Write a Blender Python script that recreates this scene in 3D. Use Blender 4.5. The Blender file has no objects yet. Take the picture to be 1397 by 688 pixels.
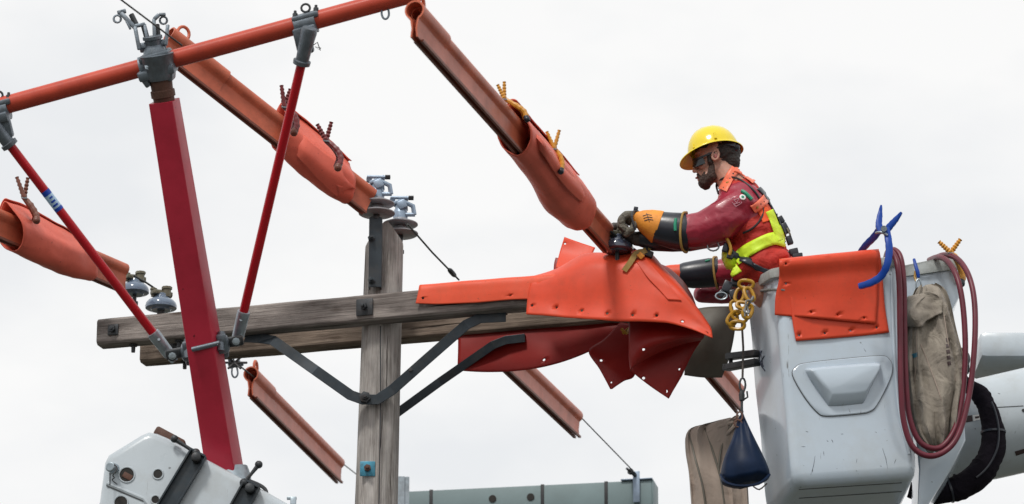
import bpy, bmesh, math, random
from mathutils import Vector, Matrix, noise
from mathutils.bvhtree import BVHTree
random.seed(7)
sc = bpy.context.scene
R = math.radians
# ---------------------------------------------------------------- camera
CAM = Vector((0, 0, 1.6)); PITCH = R(18); FPX = 5200.0
cd = bpy.data.cameras.new('camera'); cam = bpy.data.objects.new('camera', cd); sc.collection.objects.link(cam)
cam.location = CAM; cam.rotation_euler = (R(90) + PITCH, 0, 0)
cd.sensor_width = 36; cd.lens = FPX * 36 / 1397; cd.clip_end = 5000; cd.clip_start = 0.5
cd.dof.use_dof = True; cd.dof.focus_distance = 20.4; cd.dof.aperture_fstop = 3.2
sc.camera = cam
# ---------------------------------------------------------------- sky (overcast)
SUN_EL, SUN_AZ = R(55), R(205)      # azimuth clockwise from +Y: behind the camera, a little left
w = bpy.data.worlds.new('World'); sc.world = w; w.use_nodes = True
nt = w.node_tree; nt.nodes.clear()
N = nt.nodes.new; L = nt.links.new
out = N('ShaderNodeOutputWorld'); mix = N('ShaderNodeMixShader'); mix.inputs[0].default_value = 0.95
b1 = N('ShaderNodeBackground'); b1.inputs[1].default_value = 0.1
sky = N('ShaderNodeTexSky'); sky.sky_type = 'NISHITA'; sky.sun_disc = False
sky.sun_elevation = SUN_EL; sky.sun_rotation = SUN_AZ
L(sky.outputs[0], b1.inputs[0])
b2 = N('ShaderNodeBackground'); b2.inputs[1].default_value = 1.0
tc = N('ShaderNodeTexCoord'); mp = N('ShaderNodeMapping'); mp.inputs['Scale'].default_value = (1, 1, 2.2)
no = N('ShaderNodeTexNoise'); no.inputs['Scale'].default_value = 9.0; no.inputs['Detail'].default_value = 6; no.inputs['Roughness'].default_value = 0.5
cr = N('ShaderNodeValToRGB')
cr.color_ramp.elements[0].position = 0.34; cr.color_ramp.elements[0].color = (0.86, 0.875, 0.89, 1)
cr.color_ramp.elements[1].position = 0.58; cr.color_ramp.elements[1].color = (1.0, 0.995, 0.985, 1)
L(tc.outputs['Generated'], mp.inputs[0]); L(mp.outputs[0], no.inputs['Vector']); L(no.outputs[0], cr.inputs[0]); L(cr.outputs[0], b2.inputs[0])
L(b1.outputs[0], mix.inputs[1]); L(b2.outputs[0], mix.inputs[2]); L(mix.outputs[0], out.inputs[0])
# ---------------------------------------------------------------- sun through cloud
sd = bpy.data.lights.new('sun', 'SUN'); sd.energy = 2.1; sd.angle = R(10); sd.color = (1, 0.965, 0.91)
so = bpy.data.objects.new('sun', sd); sc.collection.objects.link(so)
sdir = Vector((math.sin(SUN_AZ) * math.cos(SUN_EL), math.cos(SUN_AZ) * math.cos(SUN_EL), math.sin(SUN_EL)))
so.rotation_euler = sdir.to_track_quat('Z', 'Y').to_euler()
sc.view_settings.view_transform = 'Standard'; sc.view_settings.look = 'None'; sc.view_settings.exposure = 0.0; sc.view_settings.gamma = 1.0
sc.cycles.max_bounces = 6

# ================================================================ helpers
ct, st_ = math.cos(PITCH), math.sin(PITCH)
def P(x, y, Y):
    dx = (x - 698.5) / FPX; dy = (344 - y) / FPX
    d = Vector((dx, ct - dy * st_, st_ + dy * ct))
    return CAM + d * (Y / d.y)
def ray(x, y): return (P(x, y, 20) - CAM).normalized()
def K(Y, y=344):                      # metres per photo pixel at depth Y
    p = P(698.5, y, Y) - CAM
    return (p.y * ct + p.z * st_) / FPX
WM = {}
def link(o): sc.collection.objects.link(o); return o
def thing(name, label, cat, loc, group=None):
    o = link(bpy.data.objects.new(name, None)); o.location = loc; o.empty_display_size = 0.1
    o['label'] = label; o['category'] = cat
    if group: o['group'] = group
    WM[o.name] = Matrix.Translation(loc); return o
def tag(o, label, cat, group=None):
    o['label'] = label; o['category'] = cat
    if group: o['group'] = group
    return o
class MB:
    """collects shapes in world space; build() links them as ONE mesh object"""
    def __init__(s): s.bm = bmesh.new()
    def box(s, c, size, rot=None, bev=0.0):
        r = bmesh.ops.create_cube(s.bm, size=1)
        M = Matrix.Translation(c) @ (rot.to_4x4() if rot else Matrix()) @ Matrix.Diagonal((*size, 1))
        bmesh.ops.transform(s.bm, matrix=M, verts=r['verts'])
        if bev:
            es = list({e for v in r['verts'] for e in v.link_edges})
            bmesh.ops.bevel(s.bm, geom=es, offset=bev, segments=2, affect='EDGES', profile=0.5)
        return s
    def ring_faces(s, rings, close=True, cap=True):
        vs = [[s.bm.verts.new(p) for p in r] for r in rings]
        n = len(rings[0])
        for a, b in zip(vs, vs[1:]):
            for i in range(n if close else n - 1):
                j = (i + 1) % n
                try: s.bm.faces.new((a[i], a[j], b[j], b[i]))
                except ValueError: pass
        if cap and close:
            for r, rev in ((vs[0], True), (vs[-1], False)):
                try: s.bm.faces.new(list(reversed(r)) if rev else r)
                except ValueError: pass
        return vs
    def tube(s, pts, rad, seg=10, cap=True, smoothpts=0):
        pts = [Vector(p) for p in pts]
        rads = list(rad) if hasattr(rad, '__len__') else [rad] * len(pts)
        if smoothpts: pts, rads = spline(pts, smoothpts, rads)
        t0 = (pts[1] - pts[0]).normalized()
        n = t0.orthogonal().normalized(); rings = []
        for i, p in enumerate(pts):
            a = pts[max(i - 1, 0)]; b = pts[min(i + 1, len(pts) - 1)]
            t = (b - a).normalized()
            n = (n - t * n.dot(t)).normalized(); bn = t.cross(n)
            rings.append([p + (n * math.cos(k * 2 * math.pi / seg) + bn * math.sin(k * 2 * math.pi / seg)) * rads[i] for k in range(seg)])
        s.ring_faces(rings, cap=cap); return s
    def lathe(s, a, b, prof, seg=20):
        """prof: list of (t along a->b in metres, radius)"""
        ax = (Vector(b) - Vector(a)).normalized(); n = ax.orthogonal().normalized(); bn = ax.cross(n)
        s.ring_faces([[Vector(a) + ax * t + (n * math.cos(k * 2 * math.pi / seg) + bn * math.sin(k * 2 * math.pi / seg)) * max(r, 1e-4) for k in range(seg)] for t, r in prof]); return s
    def ball(s, c, r, rot=None, sub=2):
        q = bmesh.ops.create_icosphere(s.bm, subdivisions=sub, radius=1)
        rr = r if hasattr(r, '__len__') else (r, r, r)
        bmesh.ops.transform(s.bm, matrix=Matrix.Translation(c) @ (rot.to_4x4() if rot else Matrix()) @ Matrix.Diagonal((*rr, 1)), verts=q['verts']); return s
    def sweep(s, pts, prof, up=Vector((0, 0, 1)), close=True, cap=True):
        """prof: 2D points (side, up) swept along pts"""
        rings = []
        for i, p in enumerate(pts):
            t = (pts[min(i + 1, len(pts) - 1)] - pts[max(i - 1, 0)]).normalized()
            sd_ = t.cross(up).normalized(); u = sd_.cross(t).normalized()
            rings.append([p + sd_ * a + u * b for a, b in prof])
        s.ring_faces(rings, close, cap); return s
    def poly(s, pts, thick):
        """flat polygon prism: thick = Vector offset"""
        s.ring_faces([[Vector(p) for p in pts], [Vector(p) + thick for p in pts]]); return s
    def build(s, name, m, parent=None, frame=None, smooth=True, sub=0, bev=0.0, kind=None, label=None, angle=40):
        bm = s.bm
        bmesh.ops.recalc_face_normals(bm, faces=bm.faces[:])
        pw = WM[parent.name] if parent else None
        if frame is None:
            if parent is not None: frame = Matrix.Translation(pw.translation)
            else:
                c = sum((v.co for v in bm.verts), Vector()) / max(1, len(bm.verts)); frame = Matrix.Translation(c)
        bm.transform(frame.inverted())
        me = bpy.data.meshes.new(name); bm.to_mesh(me); bm.free()
        if smooth:
            me.polygons.foreach_set('use_smooth', [True] * len(me.polygons))
            me.set_sharp_from_angle(angle=R(angle))
        o = link(bpy.data.objects.new(name, me)); me.materials.append(m)
        WM[o.name] = frame
        if parent:
            o.parent = parent; o.matrix_local = pw.inverted() @ frame
        else: o.matrix_world = frame
        if bev:
            md = o.modifiers.new('bevel', 'BEVEL'); md.width = bev; md.segments = 2; md.limit_method = 'ANGLE'; md.angle_limit = R(35)
        if sub:
            md = o.modifiers.new('sub', 'SUBSURF'); md.levels = sub; md.render_levels = sub
        if kind: o['kind'] = kind
        if label: o['label'] = label
        return o
def cr1(a, b, c, d, t):
    return 0.5 * ((2 * b) + (c - a) * t + (2 * a - 5 * b + 4 * c - d) * t * t + (3 * b - a - 3 * c + d) * t ** 3)
def spline(pts, n=6, rads=None, closed=False):
    out, ro = [], []; m = len(pts)
    rng = m if closed else m - 1
    for i in range(rng):
        if closed: q = [pts[(i - 1) % m], pts[i], pts[(i + 1) % m], pts[(i + 2) % m]]
        else: q = [pts[max(i - 1, 0)], pts[i], pts[i + 1], pts[min(i + 2, m - 1)]]
        for k in range(n):
            t = k / n; out.append(cr1(*q, t))
            if rads: ro.append(rads[i] * (1 - t) + rads[(i + 1) % m] * t)
    if not closed:
        out.append(pts[-1])
        if rads: ro.append(rads[-1])
    return (out, ro) if rads else out
def tubeobj(name, pts, r, m, parent, seg=8, sm=5, **k):
    return MB().tube(pts, r, seg, smoothpts=sm).build(name, m, parent, **k)
def rotz_to(xa, za):
    """rotation whose X axis is xa and Z axis close to za"""
    x = Vector(xa).normalized(); y = Vector(za).cross(x).normalized(); z = x.cross(y)
    return Matrix((x, y, z)).transposed()
def sheet_bm(rows, n=5, wob=0.0, seed=0, wscale=9.0, nd=None):
    """rows of world points -> smooth grid mesh"""
    rr = [spline(r, n) for r in rows]
    cols = list(zip(*rr)); cc = [spline(list(c), nd or n) for c in cols]
    g = list(zip(*cc)); bm = bmesh.new()
    off = Vector((seed * 3.1, seed * 1.7, 0))
    vs = []
    for i, r in enumerate(g):
        rv = []
        for j, p in enumerate(r):
            if wob: p = p + Vector((0, -1, 0.15)) * wob * noise.noise(p * wscale + off)
            rv.append(bm.verts.new(p))
        vs.append(rv)
    for i in range(len(vs) - 1):
        for j in range(len(vs[0]) - 1):
            try: bm.faces.new((vs[i][j], vs[i + 1][j], vs[i + 1][j + 1], vs[i][j + 1]))
            except ValueError: pass
    return bm
def sheet(name, rows, m, parent=None, thick=0.004, n=5, wob=0.0, seed=0, holes=(), wscale=9.0, hr=0.009, off=1, kind=None, nd=None):
    """holes: photo pixels where an eyelet is punched"""
    bm = sheet_bm(rows, n, wob, seed, wscale, nd)
    for hx, hy in holes:
        d = ray(hx, hy); best = None
        for v in bm.verts:
            if v.is_boundary: continue
            q = v.co - CAM; e = (q - d * q.dot(d)).length
            if best is None or e < best[0]: best = (e, v)
        if best:
            v = best[1]; q = v.co - CAM
            v.co = CAM + d * (q.length)
            mn = min(e.calc_length() for e in v.link_edges)
            r = bmesh.ops.bevel(bm, geom=[v], offset=min(hr, mn * .49), segments=2, affect='VERTICES', profile=0.5)
            fs = [f for f in r['faces']]
            # keep only the inner n-gon(s)
            cen0 = CAM + d * (q.length)
            bmesh.ops.delete(bm, geom=fs, context='FACES')
            rr_h = min(hr * .82, mn * .85)
            for v2 in bm.verts:
                if v2.is_boundary and (v2.co - cen0).length < mn * .6: v2.co = cen0 + (v2.co - cen0).normalized() * rr_h
    s = MB(); s.bm.free(); s.bm = bm
    o = s.build(name, m, parent, kind=kind)
    md = o.modifiers.new('thick', 'SOLIDIFY'); md.thickness = thick; md.offset = off * 0
    return o
def rows_px(rows): return [[P(*p) for p in r] for r in rows]
def evalmesh(o, apply=True):
    dg = bpy.context.evaluated_depsgraph_get(); dg.update()
    e = o.evaluated_get(dg); me = bpy.data.meshes.new_from_object(e)
    o.modifiers.clear(); old = o.data; mats = [m for m in old.materials]
    o.data = me; bpy.data.meshes.remove(old)
    me.name = o.name
    if not me.materials:
        for m in mats: me.materials.append(m)
    me.polygons.foreach_set('use_smooth', [True] * len(me.polygons))
    return o
def bvh_of(o):
    bm = bmesh.new(); bm.from_mesh(o.data); bm.transform(WM[o.name]); t = BVHTree.FromBMesh(bm); bm.free(); return t
def organic(name, m, parent, fill, voxel=0.006, smooth=6, disp=None):
    s = MB(); fill(s)
    o = s.build(name, m, parent)
    md = o.modifiers.new('r', 'REMESH'); md.mode = 'VOXEL'; md.voxel_size = voxel; md.use_smooth_shade = True
    md = o.modifiers.new('s', 'SMOOTH'); md.iterations = smooth; md.factor = 0.5
    evalmesh(o)
    if disp:
        amp, scl, sd2 = disp; me = o.data
        nrm = [v.normal.copy() for v in me.vertices]
        fr = WM[o.name]
        for v, nn in zip(me.vertices, nrm):
            q = (fr @ v.co)
            v.co += nn * amp * noise.noise(Vector((q.x * scl[0], q.y * scl[1], q.z * scl[2])) + Vector((sd2, 0, 0)))
    return o
def cap(s, a, b, ra, rb, n=7):
    """tapered capsule as chained spheres joined by a cone"""
    a, b = Vector(a), Vector(b)
    s.tube([a, b], [ra, rb], 16); s.ball(a, ra, sub=2); s.ball(b, rb, sub=2)
def onto(bvh, x, y, off=0.002):
    d = ray(x, y); h = bvh.ray_cast(CAM, d)
    if h[0] is None:
        p = CAM + d * (P(x, y, 19.3) - CAM).length
        h = bvh.find_nearest(p)
    nn = h[1] if h[1].dot(d) < 0 else -h[1]
    return h[0] + nn * off
def band(name, bvh, pts, width, m, parent, off=0.003, thick=0.003, n=8, sides=4, holes=(), wl=None):
    """flat strip lying on a body, along photo-pixel centreline pts"""
    c = spline([Vector((p[0], p[1], 0)) for p in pts], n)
    rows = []
    for i, p in enumerate(c):
        t = (c[min(i + 1, len(c) - 1)] - c[max(i - 1, 0)]).normalized(); nn = Vector((-t.y, t.x, 0))
        ww = width if not wl else wl[0] + (wl[1] - wl[0]) * i / (len(c) - 1)
        rows.append([onto(bvh, p.x + nn.x * ww * (j / sides - .5), p.y + nn.y * ww * (j / sides - .5), off) for j in range(sides + 1)])
    bm = bmesh.new(); vs = [[bm.verts.new(p) for p in r] for r in rows]
    for a, b in zip(vs, vs[1:]):
        for j in range(sides): bm.faces.new((a[j], a[j + 1], b[j + 1], b[j]))
    s = MB(); s.bm.free(); s.bm = bm
    o = s.build(name, m, parent)
    md = o.modifiers.new('t', 'SOLIDIFY'); md.thickness = thick; md.offset = 0
    return o
# ================================================================ materials
def mat(name, col, rough=0.5, metal=0.0, var=0.15, vs=6.0, bump=0.0, bs=60.0, dirt=None, dirt_amt=0.5, ds=3.0, spec=0.5, coat=0.0,
        stretch=(1, 1, 1), sheen=0.0, sss=0.0, specks=None, rvar=0.1, scratches=0.0, wrk=None):
    m = bpy.data.materials.new(name); m.use_nodes = True; t = m.node_tree; nd = t.nodes; ln = t.links.new
    b = nd['Principled BSDF']
    co = nd.new('ShaderNodeTexCoord'); ma = nd.new('ShaderNodeMapping'); ma.inputs['Scale'].default_value = stretch
    ln(co.outputs['Object'], ma.inputs[0])
    def nz(scale, detail=5, rg=0.6, vec=None):
        q = nd.new('ShaderNodeTexNoise'); q.inputs['Scale'].default_value = scale; q.inputs['Detail'].default_value = detail; q.inputs['Roughness'].default_value = rg
        ln((vec or ma).outputs[0], q.inputs['Vector']); return q
    n1 = nz(vs)
    r1 = nd.new('ShaderNodeValToRGB'); r1.color_ramp.elements[0].position = .3; r1.color_ramp.elements[1].position = .7
    lo = [c * (1 - var) for c in col]; hi = [min(1, c * (1 + var)) for c in col]
    r1.color_ramp.elements[0].color = (*lo, 1); r1.color_ramp.elements[1].color = (*hi, 1)
    ln(n1.outputs[0], r1.inputs[0]); cur = r1.outputs[0]
    def mixin(fac, c, cur):
        mx = nd.new('ShaderNodeMix'); mx.data_type = 'RGBA'
        ln(fac, mx.inputs[0]); ln(cur, mx.inputs[6]); mx.inputs[7].default_value = (*c, 1); return mx.outputs[2]
    def ramp(src, a, bb, top=1.0):
        q = nd.new('ShaderNodeValToRGB'); q.color_ramp.elements[0].position = a; q.color_ramp.elements[1].position = bb
        q.color_ramp.elements[0].color = (0, 0, 0, 1); q.color_ramp.elements[1].color = (top, top, top, 1); ln(src, q.inputs[0]); return q.outputs[0]
    if dirt: cur = mixin(ramp(nz(ds, 8, .7).outputs[0], .48, .75, dirt_amt), dirt, cur)
    if specks: cur = mixin(ramp(nz(specks[1], 2, .5).outputs[0], specks[2], specks[2] + .03, specks[3] if len(specks) > 3 else .8), specks[0], cur)
    if scratches:
        m2 = nd.new('ShaderNodeMapping'); m2.inputs['Scale'].default_value = (60, 60, 5); m2.inputs['Rotation'].default_value = (.3, .5, 0)
        ln(co.outputs['Object'], m2.inputs[0]); cur = mixin(ramp(nz(1.0, 3, .6, m2).outputs[0], .70, .74, scratches), (0.12, 0.12, 0.12), cur)
    ln(cur, b.inputs['Base Color'])
    rr = nd.new('ShaderNodeMapRange'); rr.inputs[3].default_value = max(0, rough - rvar); rr.inputs[4].default_value = min(1, rough + rvar)
    ln(nz(vs * 2.5, 4).outputs[0], rr.inputs[0]); ln(rr.outputs[0], b.inputs['Roughness'])
    b.inputs['Metallic'].default_value = metal; b.inputs['Specular IOR Level'].default_value = spec; b.inputs['Coat Weight'].default_value = coat; b.inputs['Coat Roughness'].default_value = .08
    if sheen: b.inputs['Sheen Weight'].default_value = sheen
    if sss: b.inputs['Subsurface Weight'].default_value = sss; b.inputs['Subsurface Scale'].default_value = .01
    if bump:
        bp = nd.new('ShaderNodeBump'); bp.inputs['Strength'].default_value = bump; bp.inputs['Distance'].default_value = .004
        ln(nz(bs, 6, .65).outputs[0], bp.inputs['Height']); ln(bp.outputs[0], b.inputs['Normal'])
        if wrk:
            q = nz(wrk[0], 3, .5); q.inputs['Distortion'].default_value = 1.2
            b2_ = nd.new('ShaderNodeBump'); b2_.inputs['Strength'].default_value = wrk[1]; b2_.inputs['Distance'].default_value = .03
            ln(q.outputs[0], b2_.inputs['Height']); ln(b2_.outputs[0], bp.inputs['Normal'])
    return m
def wood(name, axis, a, b_, c_, seed=0.0):
    """weathered timber, grain along local axis (0 = x, 2 = z)"""
    m = bpy.data.materials.new(name); m.use_nodes = True; t = m.node_tree; nd = t.nodes; ln = t.links.new
    b = nd['Principled BSDF']; co = nd.new('ShaderNodeTexCoord')
    def mp(al, ac):
        q = nd.new('ShaderNodeMapping'); q.inputs['Scale'].default_value = (al, ac, ac) if axis == 0 else (ac, ac, al)
        q.inputs['Location'].default_value = (seed, seed * 2, seed * 3)
        ln(co.outputs['Object'], q.inputs[0]); return q
    def nz(mm, sc_, d=6, r=.6, dist=0.0):
        q = nd.new('ShaderNodeTexNoise'); q.inputs['Scale'].default_value = sc_; q.inputs['Detail'].default_value = d; q.inputs['Roughness'].default_value = r; q.inputs['Distortion'].default_value = dist
        ln(mm.outputs[0], q.inputs['Vector']); return q
    base = nz(mp(.8, 10), 3.0, 8, .65, .6)
    r1 = nd.new('ShaderNodeValToRGB'); e = r1.color_ramp.elements
    e[0].position = .28; e[0].color = (*c_, 1); e[1].position = .72; e[1].color = (*a, 1)
    q = e.new(.47); q.color = (*b_, 1)
    ln(base.outputs[0], r1.inputs[0])
    fine = nz(mp(1.2, 60), 3.0, 5, .7)
    rf = nd.new('ShaderNodeMapRange'); rf.inputs[1].default_value = .3; rf.inputs[2].default_value = .7; rf.inputs[3].default_value = .62; rf.inputs[4].default_value = 1.15
    ln(fine.outputs[0], rf.inputs[0])
    mx = nd.new('ShaderNodeMix'); mx.data_type = 'RGBA'; mx.blend_type = 'MULTIPLY'; mx.inputs[0].default_value = 1
    ln(r1.outputs[0], mx.inputs[6]); ln(rf.outputs[0], mx.inputs[7])
    crk = nz(mp(.55, 22), 2.2, 3, .5, .35)      # drying cracks
    rc = nd.new('ShaderNodeValToRGB'); rc.color_ramp.elements[0].position = .655; rc.color_ramp.elements[1].position = .69
    rc.color_ramp.elements[0].color = (0, 0, 0, 1); rc.color_ramp.elements[1].color = (1, 1, 1, 1)
    ln(crk.outputs[0], rc.inputs[0])
    mx2 = nd.new('ShaderNodeMix'); mx2.data_type = 'RGBA'; ln(rc.outputs[0], mx2.inputs[0]); ln(mx.outputs[2], mx2.inputs[6]); mx2.inputs[7].default_value = (.035, .026, .02, 1)
    # knots
    mk = mp(2.2, 6); vo = nd.new('ShaderNodeTexVoronoi'); vo.inputs['Scale'].default_value = 1.0; ln(mk.outputs[0], vo.inputs['Vector'])
    rk = nd.new('ShaderNodeValToRGB'); rk.color_ramp.elements[0].position = .05; rk.color_ramp.elements[1].position = .14
    rk.color_ramp.elements[0].color = (.85, .85, .85, 1); rk.color_ramp.elements[1].color = (0, 0, 0, 1); ln(vo.outputs['Distance'], rk.inputs[0])
    mx3 = nd.new('ShaderNodeMix'); mx3.data_type = 'RGBA'; ln(rk.outputs[0], mx3.inputs[0]); ln(mx2.outputs[2], mx3.inputs[6]); mx3.inputs[7].default_value = (.06, .035, .022, 1)
    # dirt blotches
    bl = nz(mp(1.5, 3), 2.0, 5, .6); rb = nd.new('ShaderNodeMapRange'); rb.inputs[1].default_value = .35; rb.inputs[2].default_value = .65; rb.inputs[3].default_value = .6; rb.inputs[4].default_value = 1.1
    ln(bl.outputs[0], rb.inputs[0])
    mx4 = nd.new('ShaderNodeMix'); mx4.data_type = 'RGBA'; mx4.blend_type = 'MULTIPLY'; mx4.inputs[0].default_value = 1
    ln(mx3.outputs[2], mx4.inputs[6]); ln(rb.outputs[0], mx4.inputs[7])
    ln(mx4.outputs[2], b.inputs['Base Color']); b.inputs['Roughness'].default_value = .85; b.inputs['Specular IOR Level'].default_value = .25
    add = nd.new('ShaderNodeMath'); add.operation = 'SUBTRACT'; ln(fine.outputs[0], add.inputs[0]); ln(rc.outputs[0], add.inputs[1])
    bp = nd.new('ShaderNodeBump'); bp.inputs['Strength'].default_value = .9; bp.inputs['Distance'].default_value = .006
    ln(add.outputs[0], bp.inputs['Height']); ln(bp.outputs[0], b.inputs['Normal'])
    return m
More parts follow.
